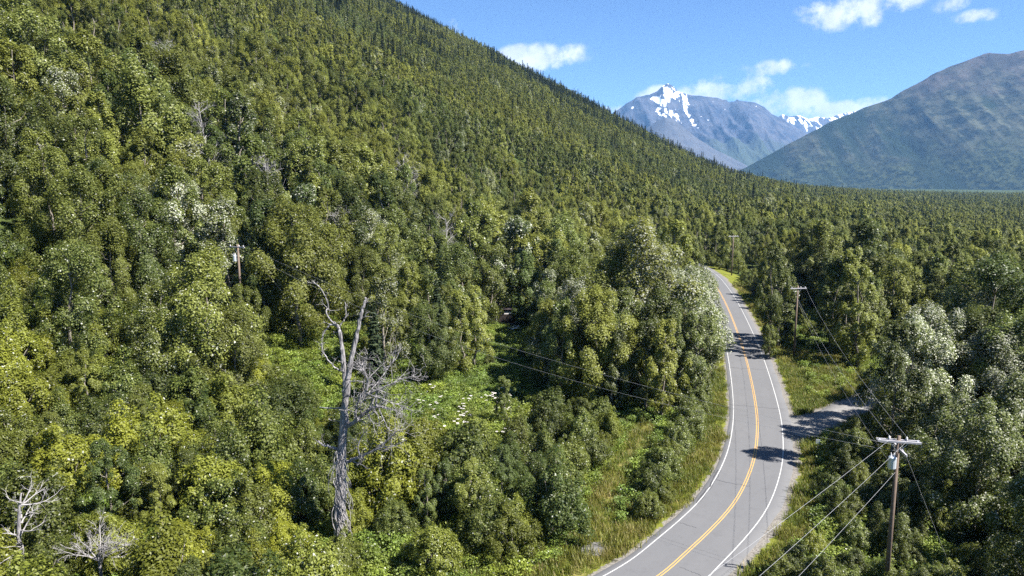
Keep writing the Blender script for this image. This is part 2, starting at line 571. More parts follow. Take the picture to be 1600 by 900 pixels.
# ------------------------------------------------------------------ road
def ribbon(P, zfun, offs, dz, name, mat, i0=0, i1=None, skirt=0.25, wob=None):
    P = P[i0:i1]
    tg = np.gradient(P, axis=0)
    tg /= np.linalg.norm(tg, axis=1)[:, None]
    nr = np.stack([tg[:, 1], -tg[:, 0]], 1)            # to the right
    offs = list(offs)
    n, k = len(P), len(offs)
    V = []; ac = []
    z = zfun(P, i0)
    for j, o in enumerate(offs):
        ow = o + (wob[j] if wob is not None else 0)
        q = P + nr * np.reshape(ow, (-1, 1))
        V.append(np.column_stack([q, z + dz - (skirt if (skirt and j in (0, k - 1)) else 0)]))
        ac.append(np.full(n, o))
    V = np.stack(V, 1).reshape(-1, 3); ac = np.stack(ac, 1).ravel()
    a = (np.arange(n - 1)[:, None] * k + np.arange(k - 1)[None]).ravel()
    return mesh_from(name, V, np.stack([a, a + 1, a + k + 1, a + k], 1), [mat], point_attr={'across': ac})


zroad = lambda P, i0: road_z(P[:, 1])
nR = len(ROAD_PATH)
wl = (fbm(np.arange(nR) / 2.2, np.zeros(nR), 3, 5) - 0.5) * 0.25
wr = (fbm(np.arange(nR) / 2.6, np.zeros(nR), 3, 8) - 0.5) * 0.35
zero = np.zeros(nR)
road = add('road', ribbon(ROAD_PATH, zroad, [-3.78, -3.72, -3.2, -1.6, 0, 1.6, 3.2, 4.3, 4.36], 0.0, 'road', M_ASPHALT,
                          wob=[wl, wl, zero, zero, zero, zero, zero, wr, wr], skirt=0.06), kind='structure')
for a, b in ((-0.165, -0.065), (0.065, 0.165)):
    add('centre_line', ribbon(ROAD_PATH, zroad, [a, b], 0.006, 'centre_line', M_YELLOW, skirt=0), road)
for a, b in ((-3.21, -3.11), (3.11, 3.21)):
    add('edge_line', ribbon(ROAD_PATH, zroad, [a, b], 0.006, 'edge_line', M_WHITE, skirt=0), road)
rng = np.random.default_rng(5)


def crack(points, width, name='crack'):
    pts = np.array(points, float)
    tg = np.gradient(pts, axis=0); tg /= np.linalg.norm(tg, axis=1)[:, None]
    nr = np.stack([tg[:, 1], -tg[:, 0]], 1)
    wv = width * (0.5 + rng.random(len(pts)))
    L = pts - nr * wv[:, None] / 2; Rr = pts + nr * wv[:, None] / 2
    z = road_z(pts[:, 1]) + 0.010
    V = np.concatenate([np.column_stack([L, z]), np.column_stack([Rr, z])])
    n = len(pts)
    add(name, mesh_from(name, V, [(i, i + n, i + n + 1, i + 1) for i in range(n - 1)], [M_CRACK]), road)


def road_frame(i):
    t = ROAD_PATH[min(i + 1, nR - 1)] - ROAD_PATH[i - 1]; t = t / np.linalg.norm(t)
    return ROAD_PATH[i], np.array([t[1], -t[0]])


def near_i(y):
    return int(np.argmin(np.abs(ROAD_PATH[:, 1] - y)))


for y, o0, o1, wd in ((72.5, -3.0, 0.6, .07), (99, -3.8, 3.9, .07), (62, -2.9, -1.2, .04), (120, -3.5, 3.3, .06), (150, -3.4, 3.6, .07), (57, 0.6, 2.6, .04), (84, 0.3, 3.0, .035)):
    p, nrm = road_frame(near_i(y))
    tg = np.array([-nrm[1], nrm[0]])
    crack([p + nrm * o + tg * (rng.random() - .5) * 0.25 for o in np.linspace(o0, o1, 14)], wd)
i0, i1 = near_i(66.5), near_i(76.5)
for off, wd in ((-3.28, .13), (-3.05, .06)):
    crack([road_frame(i)[0] + road_frame(i)[1] * (off + (rng.random() - .5) * 0.22) for i in range(i0, i1)], wd, 'edge_crack')
i0, i1 = near_i(165), near_i(180)
crack([road_frame(i)[0] + road_frame(i)[1] * (-3.3 + (rng.random() - .5) * 0.2) for i in range(i0, i1)], .12, 'edge_crack')

dz_ = lambda P, i0: _dprof[i0:i0 + len(P)] - 0.016 + 0.03 * sstep(_dd[i0:i0 + len(P)], 9, 14)
wd1 = (fbm(np.arange(len(DRIVE_PATH)) / 2.0, np.zeros(len(DRIVE_PATH)), 3, 15) - 0.5) * 0.9
k0 = int(np.argmax(_dd > 3.9))
flare = 5.0 * (1 - sstep(np.arange(len(DRIVE_PATH)), k0, k0 + 9))[k0:]
zz = np.zeros(len(DRIVE_PATH) - k0)
add('driveway', ribbon(DRIVE_PATH, dz_, [-2.4, -2.3, -0.8, 0.8, 2.3, 2.4], 0.0, 'driveway', M_DRIVE, i0=k0,
                       wob=[wd1[k0:] - flare, wd1[k0:] - flare, zz, zz, -wd1[k0:] + flare, -wd1[k0:] + flare]), kind='structure')
zt = lambda P, i0: terrain(P[:, 0], P[:, 1]) + 0.05
nT = len(TRACK_PATH)
wt = (fbm(np.arange(nT) / 1.7, np.zeros(nT), 3, 25) - 0.5) * 0.9
add('path', ribbon(TRACK_PATH, zt, [-0.75, -0.7, -0.2, 0.3, 0.8, 0.85], 0.02, 'path', M_DIRT, wob=[wt, wt, wt * 0, wt * 0, -wt, -wt]), kind='structure')


# ------------------------------------------------------------------ distant mountains
def mountain_material(name, fn):
    return principled(name, None, 0.95, 0.05, fn)


def range_mesh(name, sky_px, d_crest, d_base, base_py, seed, rough, mat, nu=260, nv=110, gully=0.0, edge=0.15):
    """a mountain lofted from its foot up to its crest and down its far side; heights carry their own relief"""
    sx = [p[0] for p in sky_px]; sy = [p[1] for p in sky_px]
    px = np.linspace(sx[0], sx[-1], nu)
    py = np.interp(px, sx, sy)
    by = np.interp(px, [sx[0], sx[-1]], base_py)
    f0, f1 = d_crest; b0, b1 = d_base
    s = np.linspace(0, 1, nu)
    dc = f0 + (f1 - f0) * s; db = b0 + (b1 - b0) * s
    def zat(py_, d_):
        return CAM_H + d_ * (280 - py_) / FOCAL_PX * 1.0
    tx = (px - 800) / FOCAL_PX
    zc = zat(py, dc); zb = zat(by, db)
    V = np.zeros((nv, nu, 3)); H = np.zeros((nv, nu)); G = np.zeros((nv, nu))
    nf = int(nv * 0.72)
    for j in range(nv):
        if j <= nf:
            t = j / nf
            d = db + (dc - db) * t
            z = zb + (zc - zb) * (0.88 * t + 0.12 * t * t)
            amp = math.sin(math.pi * min(1, t * 0.93 + 0.03)) + edge * 0.25
        else:
            t2 = (j - nf) / (nv - nf - 1)
            d = dc + (dc - db) * 0.8 * t2
            z = zc + (zb - zc) * t2 * 1.1
            amp = 0.6
        x = tx * d; y = d
        hscale = (zc - zb).max()
        r = ridged(x / (hscale * 0.9), y / (hscale * 0.9), 6, seed) - 0.62
        g = ridged(x / (hscale * 0.22) + 0.2 * y / hscale, y / (hscale * 0.9), 5, seed + 50) - 0.6
        V[j, :, 0] = x; V[j, :, 1] = y
        V[j, :, 2] = z + hscale * (rough * r + gully * g) * amp
        G[j] = 0.6 * g + 0.4 * r
        H[j] = (z - zb.min()) / (zc.max() - zb.min())
    V[0, :, 2] -= 120
    k = (np.arange(nv - 1)[:, None] * nu + np.arange(nu - 1)[None]).ravel()
    me = mesh_from(name, V.reshape(-1, 3), np.stack([k, k + 1, k + nu + 1, k + nu], 1), [mat], smooth=True, point_attr={'rise': H, 'hollow': G})
    return add(name, me, kind='structure')


def rock_snow(level, amount):
    def fn(t):
        P = pos(t)
        r = t.mix(t.ramp(t.noise(P, 0.004, 6, 0.7), 0.3, 0.7), (0.02, 0.027, 0.045), (0.075, 0.075, 0.085))
        green = t.mix(t.noise(P, 0.006, 5), (0.03, 0.045, 0.03), (0.055, 0.065, 0.045))
        rise = t.attr('rise')
        r = t.mix(t.ramp(t.math('ADD', rise, t.math('MULTIPLY', t.noise(P, 0.002, 4), 0.25)), 0.62, 0.38), r, r)
        low = t.ramp(t.math('MULTIPLY', t.math('ADD', rise, t.math('MULTIPLY', t.noise(P, 0.0016, 5), 0.3)), -1.0), -0.55, -0.35)
        r = t.mix(low, r, green)
        streak = t.noise(t.vmath('MULTIPLY', P, (1.0, 0.4, 0.6)), 0.0075, 6, 0.6, 0.5)
        sn = t.math('ADD', t.math('MULTIPLY_ADD', t.attr('hollow'), -0.55, streak), t.math('MULTIPLY', t.math('SUBTRACT', rise, level), amount))
        snow = t.ramp(sn, 0.60, 0.62)
        return t.mix(snow, r, (0.86, 0.88, 0.92))
    return fn


def tundra(t):
    P = pos(t)
    rise = t.attr('rise')
    forest = t.mix(t.ramp(t.noise(P, 0.02, 6, 0.8), 0.42, 0.58), (0.008, 0.014, 0.008), (0.045, 0.055, 0.026))
    brush = t.mix(t.ramp(t.noise(t.vmath('MULTIPLY', P, (1.0, 1.0, 2.0)), 0.006, 8, 0.75), 0.42, 0.58), (0.014, 0.020, 0.016), (0.064, 0.068, 0.047))
    bare = t.mix(t.ramp(t.noise(P, 0.004, 8, 0.75), 0.4, 0.6), (0.03, 0.029, 0.031), (0.10, 0.085, 0.082))
    k = t.math('ADD', rise, t.math('MULTIPLY', t.math('SUBTRACT', t.noise(P, 0.0022, 5, 0.65), 0.5), 0.55))
    c = t.mix(t.ramp(k, 0.16, 0.34), forest, brush)
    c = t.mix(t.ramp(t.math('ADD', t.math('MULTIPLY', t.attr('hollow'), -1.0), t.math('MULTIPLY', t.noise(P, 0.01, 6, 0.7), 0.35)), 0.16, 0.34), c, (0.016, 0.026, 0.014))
    return t.mix(t.math('MULTIPLY', t.ramp(k, 0.5, 0.72), 0.85), c, bare)


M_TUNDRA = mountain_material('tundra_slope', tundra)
M_SNOWROCK = mountain_material('snow_and_rock', rock_snow(0.97, 0.36))
M_SNOWFAR = mountain_material('snowfield_and_rock', rock_snow(0.5, 0.42))
M_SCREE = mountain_material('grey_scree', lambda t: t.mix(t.ramp(t.noise(pos(t), 0.005, 6, 0.7), 0.3, 0.7), (0.045, 0.05, 0.062), (0.08, 0.082, 0.09)))

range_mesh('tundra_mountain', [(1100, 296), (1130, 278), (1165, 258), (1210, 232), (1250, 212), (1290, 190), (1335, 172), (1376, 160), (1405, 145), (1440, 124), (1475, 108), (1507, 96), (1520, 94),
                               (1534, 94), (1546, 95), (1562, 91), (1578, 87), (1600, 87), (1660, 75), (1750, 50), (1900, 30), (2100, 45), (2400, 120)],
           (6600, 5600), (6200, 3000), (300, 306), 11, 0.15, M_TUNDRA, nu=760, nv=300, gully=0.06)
range_mesh('snow_mountain', [(820, 262), (880, 225), (930, 196), (960, 176), (975, 166), (990, 157), (1008, 152), (1020, 147), (1028, 139), (1036, 135.5), (1044, 140), (1052, 148), (1072, 154), (1095, 156),
                             (1112, 158), (1130, 166), (1142, 163), (1155, 163), (1168, 164), (1182, 170), (1196, 181), (1215, 190), (1240, 206), (1265, 222), (1300, 244), (1340, 262)],
           (12500, 12500), (9800, 9800), (283, 283), 23, 0.24, M_SNOWROCK, nu=520, nv=200, gully=0.16)
range_mesh('snow_ridge', [(1150, 230), (1200, 190), (1212, 183), (1225, 186), (1238, 184), (1252, 190), (1265, 186), (1280, 189), (1295, 184), (1312, 180), (1340, 175), (1400, 190), (1500, 230)],
           (15500, 15500), (13500, 13500), (280, 280), 31, 0.12, M_SNOWFAR, nu=260, nv=110, gully=0.08)
range_mesh('scree_foothill', [(930, 262), (975, 226), (1005, 203), (1022, 192), (1034, 187), (1048, 191), (1064, 203), (1085, 219), (1110, 234), (1140, 248), (1175, 266)],
           (9300, 9300), (8200, 8200), (285, 285), 41, 0.06, M_SCREE, nu=200, nv=90, gully=0.05)

# ------------------------------------------------------------------ air
hz = MB()
hz.box((0, 4000, 880), (34000, 27500, 2080))
M_HAZE = bpy.data.materials.new('pale_haze')
M_HAZE.use_nodes = True
t = N(M_HAZE.node_tree)
pv = t.n('ShaderNodeVolumePrincipled')
pv.inputs['Color'].default_value = (0.24, 0.52, 1.0, 1)
pv.inputs['Density'].default_value = 3.4e-5
pv.inputs['Anisotropy'].default_value = 0.0
t.l(pv.outputs[0], t.n('ShaderNodeOutputMaterial').inputs['Volume'])
HAZE_ON = True
if HAZE_ON:
    add('haze', hz.mesh('haze', M_HAZE), kind='stuff')


# ------------------------------------------------------------------ plants: prototypes
def leaf_quads(P, Nn, size, rg, aspect=0.62):
    n = len(P)
    Nn = Nn / (np.linalg.norm(Nn, axis=1)[:, None] + 1e-9)
    r = rg.normal(size=(n, 3))
    t = np.cross(Nn, r); t /= np.linalg.norm(t, axis=1)[:, None] + 1e-9
    b = np.cross(Nn, t)
    s = (size * rg.uniform(0.55, 1.45, n))[:, None]
    V = np.stack([P - t * s * .5, P + b * s * aspect * .5 + Nn * s * .08, P + t * s * .5, P - b * s * aspect * .5 + Nn * s * .08], 1).reshape(-1, 3)
    F = np.arange(n * 4).reshape(n, 4)
    return V, F


def unit(n, rg):
    d = rg.normal(size=(n, 3))
    return d / np.linalg.norm(d, axis=1)[:, None]


def clump_leaves(centers, rads, n_total, leaf, rg, zstretch=1.25):
    wgt = rads ** 2; wgt = wgt / wgt.sum()
    ci = rg.choice(len(centers), n_total, p=wgt)
    d = unit(n_total, rg)
    flip = (d[:, 2] < -0.2) & (rg.random(n_total) < 0.6)
    d[flip, 2] *= -1
    rr = rads[ci] * rg.random(n_total) ** (1 / 5.0) * rg.uniform(0.78, 1.2, n_total)
    off = d * rr[:, None]
    taper = 1 - 0.3 * np.clip(d[:, 2], 0, 1)
    off[:, 0] *= taper; off[:, 1] *= taper; off[:, 2] *= zstretch
    P = centers[ci] + off
    ax_out = P - np.array([0, 0, 0.45 * P[:, 2].max()])
    ax_out /= np.linalg.norm(ax_out, axis=1)[:, None] + 1e-6
    nr = d * 0.6 + ax_out * 0.6 + np.array([0, 0, 0.4]) + rg.normal(size=(n_total, 3)) * 0.42
    return leaf_quads(P, nr, leaf, rg)


def limb_curve(a, b, rg, k=5, sag=0.1):
    a = np.array(a, float); b = np.array(b, float)
    L = np.linalg.norm(b - a)
    t = np.linspace(0, 1, k)[:, None]
    p = a * (1 - t) + b * t
    p[1:-1] += rg.normal(size=(k - 2, 3)) * L * 0.05
    p[:, 2] -= sag * L * np.sin(np.pi * t[:, 0])
    return p


def broadleaf(seed, H, R, n_leaf, leaf, base=0.16, narrow=0.0, n_cl=64, sides=6):
    rg = np.random.default_rng(seed)
    tk = MB()
    lean = rg.normal(size=2) * 0.03 * H
    zs = np.linspace(0, 0.9 * H, 8)
    tp = np.column_stack([lean[0] * (zs / H) ** 1.5 + rg.normal(size=8) * .012 * H * (zs > 0), lean[1] * (zs / H) ** 1.5 + rg.normal(size=8) * .012 * H * (zs > 0), zs])
    r0 = 0.0135 * H + 0.03
    tk.tube(tp, np.linspace(r0, 0.03, 8), sides)
    lobes = rg.uniform(0, 6.28, 3); lobe_a = rg.uniform(0.1, 0.28, 3)

    def env(h, ang):
        e = np.sin(np.pi * (0.06 + 0.90 * np.clip(h, 0, 1) ** (0.85 - 0.1 * narrow))) ** (0.62 + 0.15 * narrow)
        m = 1 + sum(a * np.cos((k + 1) * ang + l + 3 * h) for k, (a, l) in enumerate(zip(lobe_a, lobes)))
        return R * 1.12 * e * m + 0.12 * R * (1 - h)
    h = np.concatenate([rg.uniform(0.02, 0.97, n_cl - 4), rg.uniform(0.9, 1.0, 4)])
    ang = rg.uniform(0, 2 * math.pi, n_cl)
    rad = env(h, ang) * rg.random(n_cl) ** 0.42 * 0.86
    zc = H * (base + (1 - base) * h * 0.94)
    cen = np.column_stack([rad * np.cos(ang) + lean[0] * (zc / H) ** 1.5, rad * np.sin(ang) + lean[1] * (zc / H) ** 1.5, zc])
    rc = R * rg.uniform(0.13, 0.31, n_cl) * (1.0 - 0.15 * h)
    for i in rg.choice(n_cl, min(n_cl, 16 if leaf < 0.3 else 7), replace=False):
        zb = max(0.12 * H, zc[i] - (0.25 + 0.5 * rg.random()) * rad[i] * 1.6 - 0.5)
        a = np.array([np.interp(zb, zs, tp[:, 0]), np.interp(zb, zs, tp[:, 1]), zb])
        c = limb_curve(a, cen[i], rg, 5, 0.06)
        tk.tube(c, np.linspace(0.35 * r0 * (1 - 0.5 * zb / H), 0.015, 5), 4)
    V, F = clump_leaves(cen, rc, n_leaf, leaf, rg, 1.35)
    return tk, (V, F, rg.random(len(F)))


def shrub(seed, H, R, n_leaf, leaf, n_cl=42):
    rg = np.random.default_rng(seed)
    tk = MB()
    ang = rg.uniform(0, 2 * math.pi, n_cl)
    q = rg.random(n_cl) ** 0.5
    m = 1 + 0.22 * np.cos(2 * ang + rg.uniform(0, 6)) + 0.16 * np.cos(3 * ang + rg.uniform(0, 6))
    rad = R * q * m * 0.85
    top = H * np.sqrt(np.clip(1 - (q * 0.92) ** 2, 0, 1))
    zc = top * rg.uniform(0.25, 0.95, n_cl) ** 0.6 * rg.uniform(0.7, 1.22, n_cl)
    cen = np.column_stack([rad * np.cos(ang), rad * np.sin(ang), np.maximum(0.12 * H, zc)])
    rc = R * rg.uniform(0.11, 0.27, n_cl)
    for i in rg.choice(n_cl, min(n_cl, 12), replace=False):
        a = np.array([rg.normal() * 0.12, rg.normal() * 0.12, 0])
        mid = a * 0.4 + cen[i] * 0.6 * np.array([0.7, 0.7, 1])
        tk.tube([a, mid, cen[i]], [0.012 * H + 0.012, 0.01 * H, 0.012], 4)
    V, F = clump_leaves(cen, rc, n_leaf, leaf, rg, 1.2)
    V[:, 2] = np.maximum(V[:, 2], 0.03)
    return tk, (V, F, rg.random(len(F)))


def spruce(seed, H, R, whorls, per, sprays, leaf):
    rg = np.random.default_rng(seed)
    tk = MB()
    tk.tube([(0, 0, 0), (0, 0, H * .5), (0, 0, H)], [0.011 * H + .03, 0.007 * H + .01, 0.01], 6)
    P = []; Nn = []
    for i in range(whorls):
        f = (i + rg.random() * 0.6) / whorls
        z = H * (0.06 + 0.93 * f)
        L = R * (1 - f) ** 0.85 * rg.uniform(0.75, 1.15) + 0.06
        a0 = rg.uniform(0, 6.28)
        for k in range(per):
            a = a0 + 2 * math.pi * k / per + rg.normal() * 0.2
            Lb = L * rg.uniform(0.7, 1.15)
            for s in np.linspace(0.2, 1, sprays):
                r = Lb * s
                for q in range(2):
                    sw = rg.normal() * 0.16 * Lb * (1.1 - 0.5 * s)
                    P.append((r * math.cos(a) - sw * math.sin(a), r * math.sin(a) + sw * math.cos(a), z - 0.28 * r + 0.1 * r * s + rg.normal() * 0.05 * Lb))
                    Nn.append((0.5 * math.cos(a) + rg.normal() * .35, 0.5 * math.sin(a) + rg.normal() * .35, 0.9))
    P = np.array(P); Nn = np.array(Nn)
    V, F = leaf_quads(P, Nn, leaf, rg, 0.55)
    return tk, (V, F, rg.random(len(F)))


def grow(mb, p, d, L, r, depth, rg, kids=(3, 5), spread=0.6, sides=5, upward=0.12, curl=0.18):
    """a bare branch with side branches"""
    k = 5
    pts = [np.array(p, float)]
    dd_ = np.array(d, float); dd_ /= np.linalg.norm(dd_)
    for i in range(k - 1):
        dd_ = dd_ + rg.normal(size=3) * curl + np.array([0, 0, upward * 0.3]); dd_ /= np.linalg.norm(dd_)
        pts.append(pts[-1] + dd_ * L / (k - 1))
    mb.tube(pts, np.linspace(r, max(r * 0.3, 0.008), k), sides if depth > 1 else 4)
    if depth <= 0:
        return
    for _ in range(rg.integers(*kids)):
        s = rg.uniform(0.3, 1.0); i = min(int(s * (k - 1)), k - 2); f = s * (k - 1) - i
        q = pts[i] * (1 - f) + pts[i + 1] * f
        nd = (pts[i + 1] - pts[i]) / np.linalg.norm(pts[i + 1] - pts[i]) + rg.normal(size=3) * spread
        grow(mb, q, nd, L * rg.uniform(0.4, 0.7), r * 0.5 * (1.1 - 0.4 * s), depth - 1, rg, kids, spread, sides, upward, curl)


def bare_tree(seed, H):
    rg = np.random.default_rng(seed)
    tk = MB(); br = MB()
    zs = np.linspace(0, H, 9)
    tp = np.column_stack([np.cumsum(rg.normal(size=9) * .02 * H), np.cumsum(rg.normal(size=9) * .02 * H), zs])
    tp[0, :2] = 0
    tk.tube(tp, np.linspace(0.014 * H + .02, 0.025, 9), 6)
    for i in range(22):
        f = rg.uniform(0.3, 0.98)
        p = [np.interp(f * H, zs, tp[:, k]) for k in range(3)]
        a = rg.uniform(0, 6.28)
        grow(br, p, (math.cos(a), math.sin(a), 0.7), H * (0.34 - 0.2 * f) * rg.uniform(.7, 1.3), 0.045, 2, rg, (3, 6), 0.5, 4)
    return tk, br


PROTO = {}         # kind -> lod -> list of dict(trunk mesh, crown mesh, joined mesh)


def register(kind, lod, tk, crown, leafmat, barkmat, idx):
    V, F, lr = crown
    if lod and kind != 'spruce':          # a face of the coarser crowns stands for a spray of leaves; its tone is lifted to paint out harsh self-shading
        lr = (0.25 + 0.7 * lr) if lod == 1 else (0.5 + 0.45 * lr)
    tm = tk.mesh(kind + '_trunk', barkmat, True)
    cm = mesh_from(kind + '_crown', V, F, [leafmat], face_attr={'leaf_random': lr})
    tv = np.concatenate(tk.V)
    joined = mesh_from(kind + '_whole', np.concatenate([V, tv]), [tuple(int(i) for i in f) for f in F] + [tuple(i + len(V) for i in f) for f in tk.F], [leafmat, barkmat],
                       mat_idx=np.concatenate([np.zeros(len(F)), np.ones(len(tk.F))]), face_attr={'leaf_random': np.concatenate([lr, np.full(len(tk.F), .5)])}) if lod else None
    PROTO.setdefault(kind, {}).setdefault(lod, []).append(dict(trunk=tm, crown=cm, whole=joined))


SIZE = {'cotton': (15.0, 4.4), 'slim': (13.5, 2.8), 'shrub': (5.0, 2.5), 'spruce': (13.0, 1.7), 'bare': (11.0, 2.6)}
for i in range(6):
    register('cotton', 0, *broadleaf(100 + i, 15, 4.4, 38000, 0.19, 0.10, 0.0, 78), M_LEAF, M_BARK, i)
    register('slim', 0, *broadleaf(200 + i, 13.5, 2.8, 24000, 0.175, 0.10, 0.6, 60), M_LEAF, M_BARK, i)
    register('shrub', 0, *shrub(300 + i, 5, 2.5, 18000, 0.14, 84), M_SHRUB, M_BARK, i)
for i in range(4):
    register('cotton', 1, *broadleaf(110 + i, 15, 4.4, 17000, 0.27, 0.10, 0.0, 60), M_LEAF, M_BARK, i)
    register('slim', 1, *broadleaf(210 + i, 13.5, 2.8, 11000, 0.245, 0.10, 0.6, 48), M_LEAF, M_BARK, i)
    register('cotton', 2, *broadleaf(120 + i, 15, 4.4, 4200, 0.52, 0.08, 0.0, 40, 4), M_LEAF, M_BARK, i)
    register('slim', 2, *broadleaf(220 + i, 13.5, 2.8, 2900, 0.45, 0.08, 0.6, 34, 4), M_LEAF, M_BARK, i)
    register('shrub', 1, *shrub(310 + i, 5, 2.5, 6500, 0.22, 60), M_SHRUB, M_BARK, i)
for i in range(3):
    register('spruce', 0, *spruce(400 + i, 13, 1.6, 36, 9, 9, 0.38), M_NEEDLE, M_BARK_DARK, i)
    register('spruce', 1, *spruce(410 + i, 13, 1.45, 30, 8, 7, 0.45), M_NEEDLE, M_BARK_DARK, i)
    register('spruce', 2, *spruce(420 + i, 13, 1.35, 24, 7, 4, 0.62), M_NEEDLE, M_BARK_DARK, i)
BARE = []
for i in range(4):
    tk, br = bare_tree(500 + i, 11)
    BARE.append((tk.mesh('bare_trunk', M_DEAD_TWIG, True), br.mesh('bare_branches', M_DEAD_TWIG)))

# ------------------------------------------------------------------ where things stand
POLE_NEAR = (29.9, 52.0, 13.4)         # x, y, height of the top above sea level of the road
POLE_MID = (52.6, 128.0, 13.6)
POLE_FAR = (70.8, 225.0, 15.4)
POLE_HILL = (-41.0, 105.0, 23.4)
SNAG = (-15.6, 59.0)
SHED = (-1.9, 150.0)
SIGN = (37.6, 82.6)
SLAB = (7.4, 59.2)

CP, SP = math.cos(PITCH), math.sin(PITCH)


def to_px(x, y, z):
    z = np.asarray(z) - CAM_H
    c = y * CP - z * SP
    u = y * SP + z * CP
    c = np.maximum(c, 0.1)
    return 800 + FOCAL_PX * x / c, 450 - FOCAL_PX * u / c, c


# sight lines that stay open: the road, drive, path, poles, snag, shed, sign
keep = []
for i in range(0, nR, 2):
    p, nrm = road_frame(max(1, min(i, nR - 2)))
    if 53 < p[1] < 232:
        for o in ((-5.2, -3.2, 0, 3.2, 5.4) if p[1] < 125 else (-1.8, 0, 3.2, 4.6) if p[1] < 200 else (0.5, 3.2)):
            q = p + nrm * o
            keep.append((q[0], q[1], float(road_z(q[1])) + 0.3))
for q in DRIVE_PATH[6:34:3]:
    keep.append((q[0], q[1], 0.0))
for q in TRACK_PATH[4:-6:3]:
    keep.append((q[0], q[1], tz(*q) + 0.3))
for gx_, gy_ in ((41, 101), (43, 110), (46, 118), (45, 113), (50, 117), (52, 121), (48, 108), (55, 119), (49, 112), (52, 110), (47, 104), (53, 116), (56, 114)):
    keep.append((gx_, gy_, tz(gx_, gy_) + 0.5))
for P_, lo in ((POLE_NEAR, 7.5), (POLE_MID, 7.5), (POLE_FAR, 5.0), (POLE_HILL, 2.9)):
    for k in np.linspace(0, lo, 6):
        keep.append((P_[0], P_[1], P_[2] - k))
for k in (-1.2, 1.2):
    keep.append((POLE_NEAR[0] + k, POLE_NEAR[1], POLE_NEAR[2] - 0.4)); keep.append((POLE_HILL[0] + k, POLE_HILL[1], POLE_HILL[2] - 0.4))
    keep.append((POLE_MID[0] + k, POLE_MID[1], POLE_MID[2] - 0.4))
for k in np.linspace(2.4, 24.5, 16):
    keep.append((SNAG[0] + 0.055 * k, SNAG[1], k))
for dx, dz in ((2.6, 14), (4.4, 15.5), (5.4, 14.5), (3.4, 17), (3.0, 11), (4.5, 9.5), (-1.2, 18), (-.4, 21), (2.0, 7), (6.2, 16)):
    keep.append((SNAG[0] + dx, SNAG[1], dz))
zs_ = tz(*SHED)
for dx in (-2.4, -1.2, 0, 1.2, 2.4):
    for dz in (-1.0, 0.5, 1.8, 2.8, 3.8, 4.6):
        keep.append((SHED[0] + dx, SHED[1] - 2.4, zs_ + dz))
for dx_, dz_ in ((0, 5.6), (-1, 5.0), (1, 5.0)):
    keep.append((-31.6 + dx_, 50.0, tz(-31.6, 50.0) + dz_))
for dz_ in (5.5, 7, 8):
    keep.append((-37.0, 49.5, tz(-37.2, 49.5) + dz_))
keep.append((SIGN[0], SIGN[1], tz(*SIGN) + 1.4))
for mx, my in ((-29, 104), (-27, 100), (-25, 96), (-7, 94), (-12, 96), (-3, 92), (-9, 91)):
    keep.append((mx, my, tz(mx, my) + 1.0))
KEEP = np.array(keep)


def blocks(x, y, z0, H, r):
    """does a crown at x, y stand in one of the open sight lines?"""
    L2 = KEEP[:, 0] ** 2 + KEEP[:, 1] ** 2
    s = (KEEP[:, 0] * x + KEEP[:, 1] * y) / L2
    px = KEEP[:, 0] * s - x; py = KEEP[:, 1] * s - y
    dist = np.hypot(px, py)
    hz_ = CAM_H + (KEEP[:, 2] - CAM_H) * s
    rel = (hz_ - z0) / H
    prof = np.where(rel < 0.85, 1.0, np.clip(1.0 - (rel - 0.85) / 0.3, 0.3, 1))
    hit = (s < 1.0) & (s > 0.02) & (dist < r * 1.12 * prof) & (rel < 1.06) & (rel > -0.2)
    return bool(hit.any())


rg = np.random.default_rng(77)
items = []      # x, y, z, kind, scale, rot, tint, pale, stretch


def put(x, y, kind, scale, tint=0.4, pale=0.05, stretch=1.0, force=False):
    z = tz(x, y)
    H, R = SIZE[kind]
    if not force and blocks(x, y, z, H * scale * stretch, R * scale):
        return False
    items.append([x, y, z - 0.05, kind, scale, rg.uniform(0, 6.28), tint, pale, stretch])
    return True


def free(x, y, r):
    for it in items:
        if (it[0] - x) ** 2 + (it[1] - y) ** 2 < r * r:
            return False
    return True


